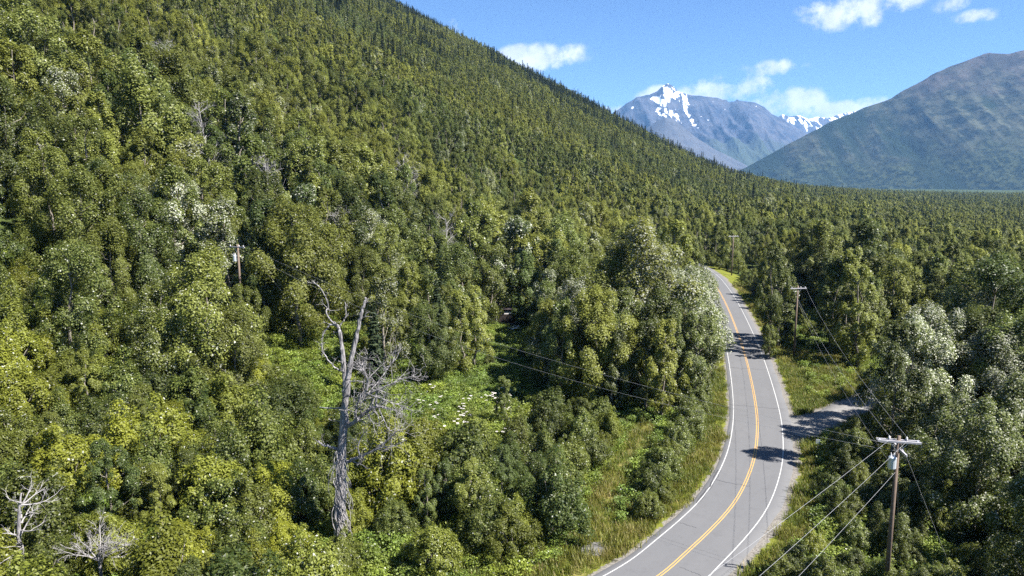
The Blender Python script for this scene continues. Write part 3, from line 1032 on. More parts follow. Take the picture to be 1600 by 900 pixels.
# -- trees one can pick out, and one added to shade the shed
HERO = [(-38, 86, 'cotton', 1.32, .62, .05), (-33.5, 83, 'cotton', .95, .66, .04), (-42, 84, 'cotton', 1.0, .5, .1),
        (9.5, 106, 'cotton', 1.2, .30, .42), (12, 100, 'cotton', 1.0, .3, .2), (17, 104, 'cotton', 1.12, .35, .12), (22, 104, 'cotton', 1.15, .3, .12), (26.5, 106, 'cotton', 1.2, .3, .14),
        (28.5, 112, 'cotton', 1.3, .3, .45), (23, 98, 'slim', 1.15, .35, .08), (19, 96, 'slim', 1.05, .35, .1), (14, 95, 'slim', .95, .4, .1), (26.5, 99, 'slim', 1.1, .3, .1),
        (30.5, 121, 'cotton', 1.2, .3, .35), (34, 130, 'cotton', 1.1, .35, .3), (36.5, 141, 'cotton', 1.05, .35, .2), (40, 152, 'cotton', .95, .4, .15),
        (-8, 112, 'slim', 1.1, .68, .05), (-6.2, 116, 'slim', 1.1, .72, .06), (-12, 116, 'slim', 1.1, .6, .05), (8.5, 119, 'cotton', .9, .35, .1),
        (-54, 112, 'cotton', 1.25, .3, .55), (-58, 110, 'cotton', 1.0, .3, .4), (6.4, 146.5, 'cotton', .6, .35, .03), (-38.0, 98, 'slim', .92, .5, .02),  # small cottonwood beside the shed is added to shade it
        (50, 84, 'cotton', 1.15, .25, .42), (54, 88, 'cotton', 1.25, .25, .5), (47, 78, 'cotton', .95, .25, .22), (45.5, 71, 'cotton', .82, .25, .2), (58, 82, 'cotton', 1.15, .25, .45),
        (43.5, 62, 'cotton', .95, .25, .15), (50, 66, 'cotton', 1.05, .25, .2), (43, 53, 'cotton', .9, .2, .12), (38.8, 46, 'cotton', .85, .2, .1), (50, 56, 'cotton', 1.0, .25, .15),
        (46, 44, 'cotton', .9, .2, .1), (58, 70, 'cotton', 1.1, .3, .2), (64, 90, 'cotton', 1.1, .3, .3), (62, 98, 'slim', 1.1, .4, .1), (66, 104, 'cotton', .95, .4, .2),
        (48.9, 131, 'slim', 1.1, .35, .03, 1.5), (43, 76, 'slim', 1.15, .25, .08, 1.2), (52.2, 135, 'slim', 1.2, .35, .05), (54.6, 142, 'slim', 1.3, .35, .05), (47.6, 126.5, 'slim', .5, .5, .03),
        (63.4, 172, 'slim', .6, .6, .03), (50, 192, 'slim', 1.1, .4, .05), (52.3, 201, 'slim', 1.1, .4, .05), (53.6, 212, 'slim', 1.1, .45, .05), (54.6, 222, 'slim', 1.1, .4, .05), (55, 232, 'slim', 1.1, .5, .05), (64.6, 178, 'slim', .6, .6, .03), (66, 190, 'slim', .6, .65, .03),
        (72.5, 250, 'slim', 1.1, .5, .03), (69, 262, 'slim', 1.15, .5, .03), (64, 274, 'slim', 1.1, .55, .03), (76, 243, 'cotton', .9, .5, .03), (58, 284, 'slim', 1.2, .5, .03),
        (61, 126, 'slim', 1.05, .6, .08), (65, 130, 'cotton', 1.0, .6, .1)]
for h in HERO:
    put(*h, force=h[0] in (-54, -38.0, 54, 50) or (h[0] > -10 and h[1] > 94 and h[0] < 60) or h[0] == 43 or h[1] > 235)
# -- shrubs one can pick out
for h in [(-24.5, 67, 'shrub', .9, .05, .02), (-23, 50, 'shrub', .95, .98, .01), (-26, 52.5, 'shrub', 1.0, .95, .01), (-20.5, 51.5, 'shrub', .9, .92, .01), (-5.5, 66, 'shrub', .75, .5, .02),
          (14.5, 69.5, 'shrub', .8, .25, .04), (16.5, 73.5, 'shrub', .85, .35, .03), (13.4, 65.2, 'shrub', .6, .5, .04), (11.3, 61.5, 'shrub', .5, .55, .04), (20, 81, 'shrub', .9, .3, .04), (22.6, 86, 'shrub', .95, .3, .04), (24, 91, 'shrub', .95, .3, .05),
          (26, 95, 'shrub', .9, .3, .05), (27.5, 101, 'shrub', .9, .3, .05), (29.5, 107, 'shrub', .8, .35, .05), (31.5, 115, 'shrub', .85, .35, .05),
          (49.5, 109, 'shrub', .5, .3, .04), (46, 105, 'shrub', .35, .45, .04), (44, 116, 'shrub', .35, .45, .04),
          (4.5, 68, 'shrub', 1.0, .4, .02), (6.5, 74.5, 'shrub', 1.05, .45, .02), (3, 75.5, 'shrub', 1.1, .35, .02), (8.2, 81, 'shrub', 1.1, .35, .02), (11.4, 87.5, 'shrub', 1.05, .35, .03), (4.6, 83, 'shrub', 1.1, .3, .02), (0.5, 80, 'shrub', 1.0, .5, .02), (18, 78, 'shrub', .75, .5, .02),
          (70, 236, 'shrub', .8, .5, .02), (69, 242, 'shrub', .9, .55, .02), (67.5, 248, 'shrub', 1.0, .5, .02), (66, 255, 'shrub', 1.0, .45, .02), (63.5, 262, 'shrub', 1.0, .5, .02), (61, 269, 'shrub', 1.0, .5, .02), (74, 236, 'shrub', .9, .4, .02), (16, 68.5, 'shrub', .45, .6, .02), (21.5, 46.5, 'shrub', .85, .85, .02), (23.5, 44.3, 'shrub', .85, .8, .02), (18.5, 44.0, 'shrub', .7, .7, .03)]:
    put(*h, force=(0 < h[0] < 24 and h[1] > 64) or h[1] > 230)

# -- scatter: shrub thicket on the flat below the hill
for gx_ in np.arange(-62, 16, 3.9):
    for gy_ in np.arange(30, 92, 3.9):
        x = gx_ + rg.uniform(-1.6, 1.6); y = gy_ + rg.uniform(-1.6, 1.6)
        if abs(x) > 0.80 * y + 8:
            continue
        if path_dist(np.array([x]), np.array([y]), ROAD_PATH)[0][0] < 9.5 or path_dist(np.array([x]), np.array([y]), TRACK_PATH)[0][0] < 2.4:
            continue
        if np.hypot(x - SLAB[0], y - SLAB[1]) < 3.2 or x > 12 and y > 60:
            continue
        s = rg.uniform(.72, 1.4) * (1.12 if x < -25 else 1.0) * (.8 if x > 0 else 1)
        tint = np.clip(0.45 + 0.9 * (vnoise(x / 9, y / 9, 4) - 0.5) + rg.normal() * 0.22, 0.05, 0.95)
        if rg.random() < .14 and free(x, y, 1.9):
            put(x, y, 'slim', rg.uniform(.42, .7), tint, .02)
        elif free(x, y, 1.9):
            put(x, y, 'shrub', s * (1.3 if rg.random() < .22 else 1), tint, rg.choice([.0, .015, .03]))
# -- right of the road: shrubs round the near pole
for gx_ in np.arange(16, 60, 2.9):
    for gy_ in np.arange(32, 96, 2.9):
        x = gx_ + rg.uniform(-1.1, 1.1); y = gy_ + rg.uniform(-1.1, 1.1)
        if x > 0.80 * y + 8 or path_dist(np.array([x]), np.array([y]), ROAD_PATH)[0][0] < 8.2 or path_dist(np.array([x]), np.array([y]), DRIVE_PATH)[0][0] < 5.0:
            continue
        if -AX[1] * x + AX[0] * y > 6:
            continue
        if free(x, y, 1.9):
            put(x, y, 'shrub', rg.uniform(.5, .85), np.clip(.42 + rg.normal() * .16, .05, .9), .05)


# -- scatter: forest
def scatter(x0, x1, y0, y1, step, cond, maker):
    nxs = np.arange(x0, x1, step); nys = np.arange(y0, y1, step)
    X, Y = np.meshgrid(nxs, nys)
    X = X + rg.uniform(-.46, .46, X.shape) * step; Y = Y + rg.uniform(-.46, .46, Y.shape) * step
    X = X.ravel(); Y = Y.ravel()
    m = (X > -(0.80 * Y + 14)) & (X < 0.80 * Y + 26) & cond(X, Y)
    maker(X[m], Y[m])


def near_forest(X, Y):
    rdist, _ = path_dist(X, Y, ROAD_PATH); ddist, _ = path_dist(X, Y, DRIVE_PATH)
    for x, y, r1, d1 in zip(X, Y, rdist, ddist):
        u = -AX[1] * x + AX[0] * y
        if u < 8 and y > 132 and x > 44 and 8.5 < r1 < 16:
            put(x, y, 'shrub', rg.uniform(.5, .95), rg.uniform(.3, .7), .02)
        if r1 < (16 if (u < 8 and y > 122 and x > 44) else 9.5) or d1 < 6.5 or (y < 92 and -36 < x < 34) or (y < 74 and x < 0) or (y < 96 and x < -34 and rg.random() < .35):
            continue
        if (-33 < x < -22 and 92 < y < 110) or (-17 < x < 2 and 87 < y < 101) or (33 < x < 60 and 92 < y < 127 and u < 8):
            continue
        if (34 < x < 62 and y < 60 and rg.random() < .35) or (y < 74 and 0 < x < 41):
            continue
        if 38 < x < 56 and 58 < y < 80 and rg.random() < .7 or -52 < x < -44 and 92 < y < 110:
            continue
        nz = vnoise(x / 22, y / 22, 31)
        if float(fbm(np.array([x / 30]), np.array([y / 30]), 2, 96)[0]) < .2 and u > 62:
            continue
        tint = float(np.clip(0.46 + 0.7 * (nz - 0.5) + rg.normal() * 0.24, 0, .95))
        pale = float(np.clip(0.012 + (0.38 if rg.random() < .13 else 0) * rg.random() + .03 * rg.random(), 0, .4))
        kind = 'slim' if rg.random() < .45 else 'cotton'
        s = float(np.clip(rg.normal(1.2, .26), .6, 1.75)) * (1.0 if kind == 'cotton' else 1.05)
        if u > 40 and rg.random() < .10:
            kind = 'spruce'; s = rg.uniform(.9, 1.5); tint = .4; pale = 0
        if free(x, y, 2.4):
            ok = put(x, y, kind, s, tint, pale)
            if not ok and rg.random() < .85:
                put(x, y, 'shrub', rg.uniform(.5, .95), tint, .04)


scatter(-150, 190, 40, 200, 6.9, lambda X, Y: np.hypot(X, Y) < 200, near_forest)

far = []        # x, y, kind, scale, tint, pale


def far_forest(X, Y):
    rdist, _ = path_dist(X, Y, ROAD_PATH)
    u = -AX[1] * X + AX[0] * Y; v = AX[0] * X + AX[1] * Y
    Z = terrain(X, Y)
    nz = vnoise(X / 45, Y / 45, 31) * .6 + vnoise(X / 130, Y / 130, 32) * .4
    sp = vnoise(X / 90, Y / 90, 40) * .6 + vnoise(X / 28, Y / 28, 41) * .4
    hi = np.clip(Z / 300, 0, 1)
    n = len(X)
    p_spruce = 0.04 + 0.85 * sstep(sp, .58, .74) * (0.35 + .65 * sstep(Z, 30, 120)) + 0.45 * sstep(v, 850, 1100) * (u > 10) * sstep(sp, .42, .62)
    p_spruce = p_spruce * np.where(u < 5, .55, 1)
    is_sp = rg.random(n) < p_spruce
    kinds = np.where(is_sp, 'spruce', np.where(rg.random(n) < np.where(u < 5, .4, .68), 'slim', 'cotton'))
    tint = np.clip(.70 + 1.5 * (nz - .5) + rg.normal(size=n) * .2, 0.1, 1.0)  # far tint raised, painting crowns lighter against their own shading
    pale = np.clip(.01 + (rg.random(n) < .07) * rg.uniform(.08, .3, n), 0, .4)
    sc_ = np.where(is_sp, np.clip(rg.normal(1.05, .28, n), .55, 1.8), np.clip(rg.normal(.92, .18, n), .5, 1.4) * (1 - .26 * sstep(np.hypot(X, Y), 300, 650)) * np.where(kinds == 'cotton', .85, 1.0)) * (1 - .1 * hi)
    stand = vnoise(X / 38, Y / 38, 91)
    sc_ = sc_ * np.where(is_sp, 1.0, .78 + .55 * stand)
    gap = fbm(X / 34, Y / 34, 2, 95)
    for i in range(n):
        if X[i] > 60 and 8.5 < rdist[i] < 15 and not blocks(X[i], Y[i], Z[i], 4.5, 2.2):
            far.append((X[i], Y[i], Z[i] - .1, 'shrub', rg.uniform(.6, 1.0), rg.uniform(.3, .7), .02))
        if rdist[i] < (15 if X[i] > 60 else 9.5) or gap[i] < .22:
            continue
        d = math.hypot(X[i], Y[i])
        if d < 330:
            R = SIZE[kinds[i]][1]
            if blocks(X[i], Y[i], Z[i], SIZE[kinds[i]][0] * sc_[i], R * sc_[i]):
                continue
        far.append((X[i], Y[i], Z[i] - .1, str(kinds[i]), sc_[i], tint[i], pale[i] if kinds[i] != 'spruce' else 0))


dist = lambda X, Y: np.hypot(X, Y)
uu = lambda X, Y: -AX[1] * X + AX[0] * Y
vv = lambda X, Y: AX[0] * X + AX[1] * Y
scatter(-420, 400, 60, 420, 6.3, lambda X, Y: (dist(X, Y) >= 200) & (dist(X, Y) < 420), far_forest)
scatter(-760, 760, 150, 900, 6.3, lambda X, Y: (dist(X, Y) >= 420) & (dist(X, Y) < 850), far_forest)
scatter(-1200, 1300, 300, 1600, 7.2, lambda X, Y: (dist(X, Y) >= 850) & (dist(X, Y) < 1550) & (vv(X, Y) < 1420), far_forest)
scatter(0, 2600, 600, 3000, 15, lambda X, Y: (dist(X, Y) >= 1450) & (dist(X, Y) < 3000) & (uu(X, Y) < 30) & (vv(X, Y) > 900), far_forest)


# ------------------------------------------------------------------ which plants show largest
every = [(x, y, z, k, s, r, t, p, st) for x, y, z, k, s, r, t, p, st in items]
every += [(x, y, z, k, s, rg.uniform(0, 6.28), t, p, rg.uniform(.9, 1.15)) for x, y, z, k, s, t, p in far]
GW, GH = 400, 225
zb = np.full((GH, GW), -1, int)
order = sorted(range(len(every)), key=lambda i: every[i][0] ** 2 + every[i][1] ** 2)
for i in order:
    x, y, z, k, s, r, t_, p_, st = every[i]
    H, R = SIZE[k]
    px, py, c = to_px(x, y, z + H * s * st * 0.55)
    rx = FOCAL_PX * R * s * .9 / c / 4; ry = FOCAL_PX * H * s * st * .45 / c / 4
    cx, cyy = px / 4, py / 4
    x0, x1 = int(max(0, cx - rx)), int(min(GW, cx + rx + 1)); y0, y1 = int(max(0, cyy - ry)), int(min(GH, cyy + ry + 1))
    if x1 <= x0 or y1 <= y0:
        continue
    yy, xx = np.mgrid[y0:y1, x0:x1]
    m = ((xx + .5 - cx) / max(rx, .6)) ** 2 + ((yy + .5 - cyy) / max(ry, .6)) ** 2 < 1
    sub = zb[y0:y1, x0:x1]
    sub[m & (sub < 0)] = i
cnt = np.bincount(zb[zb >= 0].ravel(), minlength=len(every))


def ranked(kinds, top, least):
    c = [i for i in range(len(every)) if every[i][3] in kinds and cnt[i] >= least]
    c.sort(key=lambda i: -cnt[i])
    return c[:top]


single = set(ranked(('cotton', 'slim'), 295, 6)) | set(ranked(('shrub',), 290, 6)) | set(ranked(('spruce',), 70, 5))

# ------------------------------------------------------------------ labels
LAND = [((545, 600), 'the tall dead tree'), ((20, 760), 'the pale edge snag'), ((790, 490), 'the dark wooden shed'), ((372, 392), 'the hillside transformer pole'),
        ((720, 650), 'the flowering meadow'), ((500, 590), 'the bright green clearing'), ((1140, 440), 'the far road bend'), ((1170, 560), 'the straight road stretch'),
        ((1110, 800), 'the road curve'), ((1300, 650), 'the gravel driveway'), ((1400, 740), 'the double-crossarm pole'), ((1247, 480), 'the middle utility pole'),
        ((1146, 385), 'the farthest utility pole'), ((960, 770), 'the grassy track'), ((1278, 704), 'the small white sign'), ((850, 140), 'the wooded skyline'), ((130, 810), 'the bare dead bush'),
        ((1560, 350), 'the dark spruce hollow'), ((1420, 290), 'the far mountain foot'), ((90, 60), 'the top hillside corner'), ((600, 60), 'the ridge top'), ((300, 240), 'the leafless slope trees'),
        ((1100, 270), 'the ridge end')]
used_labels = {}


def tone_word(kind, tint, pale):
    if kind == 'spruce':
        return 'dark green'
    if pale > .18:
        return 'silvery'
    return 'blue-green' if tint < .14 else 'dark green' if tint < .30 else 'mid green' if tint < .46 else 'olive green' if tint < .58 else 'yellow-green' if tint < .8 else 'bright yellow-green'


def place_word(px, py):
    (lx, ly), nm = min(LAND, key=lambda L: (L[0][0] - px) ** 2 + (1.3 * (L[0][1] - py)) ** 2)
    dx, dy = px - lx, py - ly
    r = math.hypot(dx, dy)
    if abs(dx) > 1.6 * abs(dy):
        where = 'right of' if dx > 0 else 'left of'
    elif abs(dy) > 1.6 * abs(dx):
        where = 'below' if dy > 0 else 'above'
    else:
        where = ('below ' if dy > 0 else 'above ') + ('right of' if dx > 0 else 'left of')
    far_ = 'close' if r < 55 else '' if r < 120 else 'well' if r < 200 else 'far'
    return (far_ + ' ' + where).strip() + ' ' + nm


NAME = {'cotton': 'broadleaf_tree', 'slim': 'broadleaf_tree', 'shrub': 'shrub', 'spruce': 'spruce_tree'}
WORD = {'cotton': 'spreading tree', 'slim': 'slender tree', 'shrub': 'shrub', 'spruce': 'spruce'}
GROUP = {'cotton': 'broadleaf trees of the wooded valley side', 'slim': 'broadleaf trees of the wooded valley side', 'shrub': 'shrubs of the thicket by the road', 'spruce': 'spruces among the broadleaf trees'}
lab = {}
for i in single:
    x, y, z, k, s, r, t_, p_, st = every[i]
    H, R = SIZE[k]
    px, py, c = to_px(x, y, z + H * s * st * .6)
    size = ('tall ' if s * st > 1.02 else 'small ' if s * st < .76 else '')
    lab.setdefault((size + tone_word(k, t_, p_) + ' ' + WORD[k], place_word(px, py)), []).append((px, i))
ORD = ['first', 'second', 'third', 'fourth', 'fifth', 'sixth', 'seventh', 'eighth', 'ninth', 'tenth', 'eleventh', 'twelfth']
LABEL = {}
for (a, b), L in lab.items():
    L.sort()
    for n_, (_, i) in enumerate(L):
        if len(L) == 1:
            LABEL[i] = a + ' ' + b
        elif len(L) == 2:
            LABEL[i] = ('left ' if n_ == 0 else 'right ') + 'of two: ' + a + ' ' + b
        else:
            LABEL[i] = ORD[min(n_, 11)] + ' from left: ' + a + ' ' + b


def lod_of(x, y):
    d = math.hypot(x, y)
    return 0 if d < 140 else 1 if d < 340 else 2


for i in sorted(single):
    x, y, z, k, s, r, t_, p_, st = every[i]
    lod = min(lod_of(x, y), 1 if k == 'shrub' else 2)
    P = PROTO[k][lod]
    P = P[i % len(P)]
    root = empty(NAME[k], (x, y, z), label=LABEL[i], category='tree' if k != 'shrub' else 'shrub', group=GROUP[k])
    root.rotation_euler = (0, 0, r)
    root.scale = (s, s, s * st)
    add('trunk' if k != 'shrub' else 'stem', P['trunk'], root)
    add('crown' if k != 'shrub' else 'foliage', P['crown'], root, tint=float(t_), pale=float(p_))


# ------------------------------------------------------------------ the mass of the forest, as one object
def instance_group(name, meshes, idx, pts, rot, scl, tint, pale, kind='stuff'):
    lib = bpy.data.collections.new(name + '_library')
    for j, me in enumerate(meshes):
        lib.objects.link(bpy.data.objects.new('%s_kind_%03d' % (name, j), me))
    me = bpy.data.meshes.new(name)
    me.vertices.add(len(pts)); me.vertices.foreach_set('co', np.asarray(pts, np.float32).ravel())
    for nm, ty, arr in (('variant', 'INT', np.asarray(idx, np.int32)), ('turn', 'FLOAT_VECTOR', np.asarray(rot, np.float32)), ('grow', 'FLOAT_VECTOR', np.asarray(scl, np.float32)),
                        ('tint', 'FLOAT', np.asarray(tint, np.float32)), ('pale', 'FLOAT', np.asarray(pale, np.float32))):
        a = me.attributes.new(nm, ty, 'POINT')
        a.data.foreach_set('vector' if ty == 'FLOAT_VECTOR' else 'value', arr.ravel())
    o = add(name, me, kind=kind)
    ng = bpy.data.node_groups.new(name + '_growth', 'GeometryNodeTree')
    ng.interface.new_socket('Geometry', in_out='INPUT', socket_type='NodeSocketGeometry')
    ng.interface.new_socket('Geometry', in_out='OUTPUT', socket_type='NodeSocketGeometry')
    gi = ng.nodes.new('NodeGroupInput'); go = ng.nodes.new('NodeGroupOutput')
    iop = ng.nodes.new('GeometryNodeInstanceOnPoints')
    ci = ng.nodes.new('GeometryNodeCollectionInfo')
    ci.inputs['Collection'].default_value = lib
    ci.inputs['Separate Children'].default_value = True
    ci.inputs['Reset Children'].default_value = True

    def na(nm, ty):
        q = ng.nodes.new('GeometryNodeInputNamedAttribute'); q.data_type = ty
        q.inputs['Name'].default_value = nm
        return q.outputs['Attribute']
    L = ng.links.new
    L(gi.outputs[0], iop.inputs['Points'])
    L(ci.outputs[0], iop.inputs['Instance'])
    iop.inputs['Pick Instance'].default_value = True
    L(na('variant', 'INT'), iop.inputs['Instance Index'])
    e2r = ng.nodes.new('FunctionNodeEulerToRotation')
    L(na('turn', 'FLOAT_VECTOR'), e2r.inputs[0])
    L(e2r.outputs[0], iop.inputs['Rotation'])
    L(na('grow', 'FLOAT_VECTOR'), iop.inputs['Scale'])
    L(iop.outputs[0], go.inputs[0])
    md = o.modifiers.new('growth', 'NODES')
    md.node_group = ng
    return o


for L0 in PROTO.values():
    for P in L0.get(0, []):
        if P['whole'] is None:
            P['whole'] = P['crown']
meshes = []; index = {}
for k, L0 in PROTO.items():
    for lod, L1 in L0.items():
        for j, P in enumerate(L1):
            index[(k, lod, j)] = len(meshes); meshes.append(P['whole'])
rest = [i for i in range(len(every)) if i not in single]
# what stands wholly outside the view and throws no shade into it is left out
idx = []; pts = []; rots = []; scl = []; tin = []; pal = []
for i in rest:
    x, y, z, k, s, r, t_, p_, st = every[i]
    lod = min(lod_of(x, y), 1 if k == 'shrub' else 2)
    idx.append(index[(k, lod, i % len(PROTO[k][lod]))]); pts.append((x, y, z)); rots.append((0, 0, r)); scl.append((s, s, s * st)); tin.append(t_); pal.append(p_)
instance_group('forest', meshes, idx, pts, rots, scl, tin, pal)

# ------------------------------------------------------------------ low growth: herbs, grass, flower heads
hm = []
for j in range(4):
    g = np.random.default_rng(900 + j)
    n = 420
    P = np.column_stack([g.normal(size=n) * .34, g.normal(size=n) * .34, g.random(n) ** .7 * 1.1])
    V, F = leaf_quads(P, np.column_stack([g.normal(size=n) * .5, g.normal(size=n) * .5, np.full(n, .75)]), 0.17, g, .6)
    hm.append(mesh_from('herb', V, F, [M_HERB], face_attr={'leaf_random': g.random(n)}))
for j in range(2):                         # flowering: flat white heads on stalks
    g = np.random.default_rng(950 + j)
    mb = MB(); W = MB()
    for q in range(5):
        x, y = g.normal(size=2) * .3; h = g.uniform(1.0, 1.5)
        mb.tube([(x * .5, y * .5, 0), (x, y, h)], [.015, .01], 4)
        for b in range(6):
            a = b * 1.05
            W.add([(x + .09 * math.cos(a) + .055 * math.cos(e), y + .09 * math.sin(a) + .055 * math.sin(e), h + .02 * (b % 2)) for e in np.arange(5) * 1.2566], [(0, 1, 2, 3, 4)])
    hm.append(mesh_from('flower', np.concatenate(W.V + mb.V), W.F + [tuple(i + W.n for i in f) for f in mb.F], [M_PALE_BOARD, M_HERB], mat_idx=[0] * len(W.F) + [1] * len(mb.F)))
gm_ = []
for j in range(3):
    g = np.random.default_rng(970 + j)
    n = 46
    V = []; F = []
    for q in range(n):
        bx, by = g.normal(size=2) * .22
        a = g.uniform(0, 6.28); h = g.uniform(.28, .62); le = g.uniform(.05, .3); wv = .018
        c, s = math.cos(a), math.sin(a)
        k = len(V)
        V += [(bx - s * wv, by + c * wv, 0), (bx + s * wv, by - c * wv, 0), (bx + c * le * .4 + s * wv * .8, by + s * le * .4 - c * wv * .8, h * .65), (bx + c * le * .4 - s * wv * .8, by + s * le * .4 + c * wv * .8, h * .65), (bx + c * le, by + s * le, h)]
        F += [(k, k + 1, k + 2, k + 3), (k + 3, k + 2, k + 4)]
    gm_.append(mesh_from('tuft', V, F, [M_GRASS], face_attr={'leaf_random': np.repeat(g.random(n), 2)}))


def low_points(x0, x1, y0, y1, step):
    X, Y = np.meshgrid(np.arange(x0, x1, step), np.arange(y0, y1, step))
    X = (X + rg.uniform(-.5, .5, X.shape) * step).ravel(); Y = (Y + rg.uniform(-.5, .5, Y.shape) * step).ravel()
    m = (np.abs(X) < .8 * Y + 8)
    return X[m], Y[m]


X, Y = low_points(-75, 95, 36, 175, 1.15)
r1, _ = path_dist(X, Y, ROAD_PATH); d1, _ = path_dist(X, Y, DRIVE_PATH); t1, _ = path_dist(X, Y, TRACK_PATH)
sl = np.hypot(X - SLAB[0], Y - SLAB[1])
m = (r1 > 7.6) & (d1 > 4.2) & (t1 > 1.7) & (sl > 1.9)
lawn = (X > 33) & (X < 62) & (Y > 92) & (Y < 134) & (uu(X, Y) < 9)
m &= ~(lawn & (rg.random(len(X)) < .86))
X, Y = X[m], Y[m]
Z = terrain(X, Y)
mead = ((X > -34) & (X < -20) & (Y > 88) & (Y < 112)) | ((X > -18) & (X < 4) & (Y > 84) & (Y < 103))
tint = np.clip(.35 + (vnoise(X / 6, Y / 6, 61) - .5) * .7 + rg.normal(size=len(X)) * .1, .05, .95)
sc_ = rg.uniform(.7, 1.35, len(X)) * np.where(mead, 1.15, 1.0)
fl = mead & (rg.random(len(X)) < .08) & (uu(X, Y) < 45)
vi = np.where(fl, 4 + rg.integers(0, 2, len(X)), rg.integers(0, 4, len(X)))
instance_group('undergrowth', hm, vi, np.column_stack([X, Y, Z - .03]), np.column_stack([X * 0, X * 0, rg.uniform(0, 6.28, len(X))]), np.repeat(sc_[:, None], 3, 1), tint, X * 0 + .01)

X, Y = low_points(-20, 75, 40, 210, 0.55)
r1, i1_ = path_dist(X, Y, ROAD_PATH); d1, _ = path_dist(X, Y, DRIVE_PATH); t1, _ = path_dist(X, Y, TRACK_PATH)
r_side = ((X - ROAD_PATH[i1_, 0]) * _tg[i1_, 1] - (Y - ROAD_PATH[i1_, 1]) * _tg[i1_, 0]) > 0
lawn = (X > 33) & (X < 62) & (Y > 92) & (Y < 134) & (uu(X, Y) < 9)
edge = np.where(r_side, 5.4, 4.25) + 1.1 * (fbm(X / 3, Y / 3, 3, 71) - .5)
m = (r1 > edge) & (d1 > 3.0) & (t1 > .35) & ((r1 < 11.5) | (t1 < 4.5) | lawn) & (np.hypot(X - SLAB[0], Y - SLAB[1]) > .95)
m &= rg.random(len(X)) < np.where(Y > 120, .5, .85)
X, Y = X[m], Y[m]
Z = terrain(X, Y)
tint = np.clip(.35 + (fbm(X / 5, Y / 5, 3, 81) - .5) * 1.6 + rg.normal(size=len(X)) * .12, .05, 1)
sc_ = rg.uniform(.7, 1.7, len(X)) * (.65 + .7 * fbm(X / 4, Y / 4, 2, 83))
instance_group('grass', gm_, rg.integers(0, 3, len(X)), np.column_stack([X, Y, Z - .02]), np.column_stack([X * 0, X * 0, rg.uniform(0, 6.28, len(X))]), np.repeat(sc_[:, None], 3, 1), tint, X * 0 + .05)


# ------------------------------------------------------------------ dead trees
rg = np.random.default_rng(12)
zb0 = tz(*SNAG)
snag = empty('dead_tree', (SNAG[0], SNAG[1], zb0 - .2), label='tall grey dead tree with forked top and bare twisted branches, standing in the shrubs', category='dead tree')
mb = MB()
K = 0.0537                              # metres per reference unit at the snag


def S(px, py, dy=0.0):
    return np.array([(px - 527) * K, dy, (850 - py) * K * 1.01])


def branch(pts, r0, r1, name='branch', twigs=0, tl=0.8, mat=None, sub=2):
    b = MB()
    P = [S(*p) for p in pts]
    P2 = np.array(P)
    for _ in range(2):                  # refine the curve
        Q = [P2[0]]
        for i in range(len(P2) - 1):
            Q += [P2[i] * .75 + P2[i + 1] * .25, P2[i] * .25 + P2[i + 1] * .75]
        Q.append(P2[-1]); P2 = np.array(Q)
    P2[1:-1] += rg.normal(size=P2[1:-1].shape) * 0.025
    b.tube(P2, np.linspace(r0, r1, len(P2)) * rg.uniform(.88, 1.12, len(P2)), 7)
    for _ in range(twigs):
        i = rg.integers(len(P2) // 4, len(P2) - 1)
        d = (P2[i + 1] - P2[i]); d = d / (np.linalg.norm(d) + 1e-6) + rg.normal(size=3) * .75
        grow(b, P2[i], d, tl * rg.uniform(.5, 1.4), max(.03, r1 * .8), sub, rg, (2, 4), .55, 4, 0.1, .22)
    return add(name, b.mesh(name, mat or M_DEAD), snag)


tk = MB()
P2 = np.array([S(524, 862), S(529, 820, .05), S(531, 780, .1), S(535, 730, .05), S(538, 690), S(543, 640, -.1), S(547, 600, 0), S(550, 575, 0), S(553, 556, 0)])
Q = [P2[0]]
for i in range(len(P2) - 1):
    Q += [P2[i] * .67 + P2[i + 1] * .33, P2[i] * .33 + P2[i + 1] * .67]
Q.append(P2[-1])
Q = np.array(Q); Q[1:] += rg.normal(size=Q[1:].shape) * .035
tk.tube(Q, np.linspace(.52, .25, len(Q)) + rg.normal(size=len(Q)) * .025, 14)
add('trunk', tk.mesh('trunk', M_DEAD, True), snag)
branch([(548, 580), (552, 560), (557, 536), (566, 502), (573, 472), (578, 450), (584, 436), (586, 427)], .29, .08, twigs=3, tl=.7)
branch([(548, 585), (549, 565), (547, 535), (546, 505), (543, 482), (540, 471)], .27, .12, twigs=4, tl=.7)
branch([(540, 471), (530, 469), (523, 474), (514, 490), (513, 496)], .10, .04, twigs=2, tl=.5)
branch([(536, 470), (526, 460), (521, 446), (526, 446, .3), (523, 425), (514, 410), (505, 402)], .075, .025, twigs=5, tl=.8)
branch([(543, 472), (551, 462), (555, 452), (553, 434)], .07, .03, twigs=2, tl=.6)
branch([(545, 546), (534, 540), (524, 530), (517, 518), (513, 512), (514, 498)], .08, .03, twigs=7, tl=.9)
branch([(548, 607), (530, 607), (505, 605)], .10, .035, twigs=2, tl=.5)
branch([(538, 678), (522, 672), (508, 669), (501, 662)], .16, .05, twigs=3, tl=.8)
branch([(543, 628), (535, 628), (519, 626)], .06, .02, twigs=1, tl=.4)
branch([(549, 637), (566, 626, -.5), (578, 612, -.9), (592, 600, -1.2), (604, 594, -1.4)], .20, .10, twigs=16, tl=1.7)
branch([(566, 626, -.5), (566, 606, -.8), (572, 590, -1.0), (578, 578, -1.2)], .13, .07, twigs=14, tl=1.6)
branch([(578, 582, -1.2), (592, 566, -1.4), (589, 548, -1.3), (583, 536, -1.2)], .11, .07, twigs=14, tl=1.6)
branch([(585, 578, -1.3), (610, 566, -1.6), (632, 554, -1.9), (648, 546, -2.0), (664, 543, -2.1)], .085, .025, twigs=18, tl=1.4)
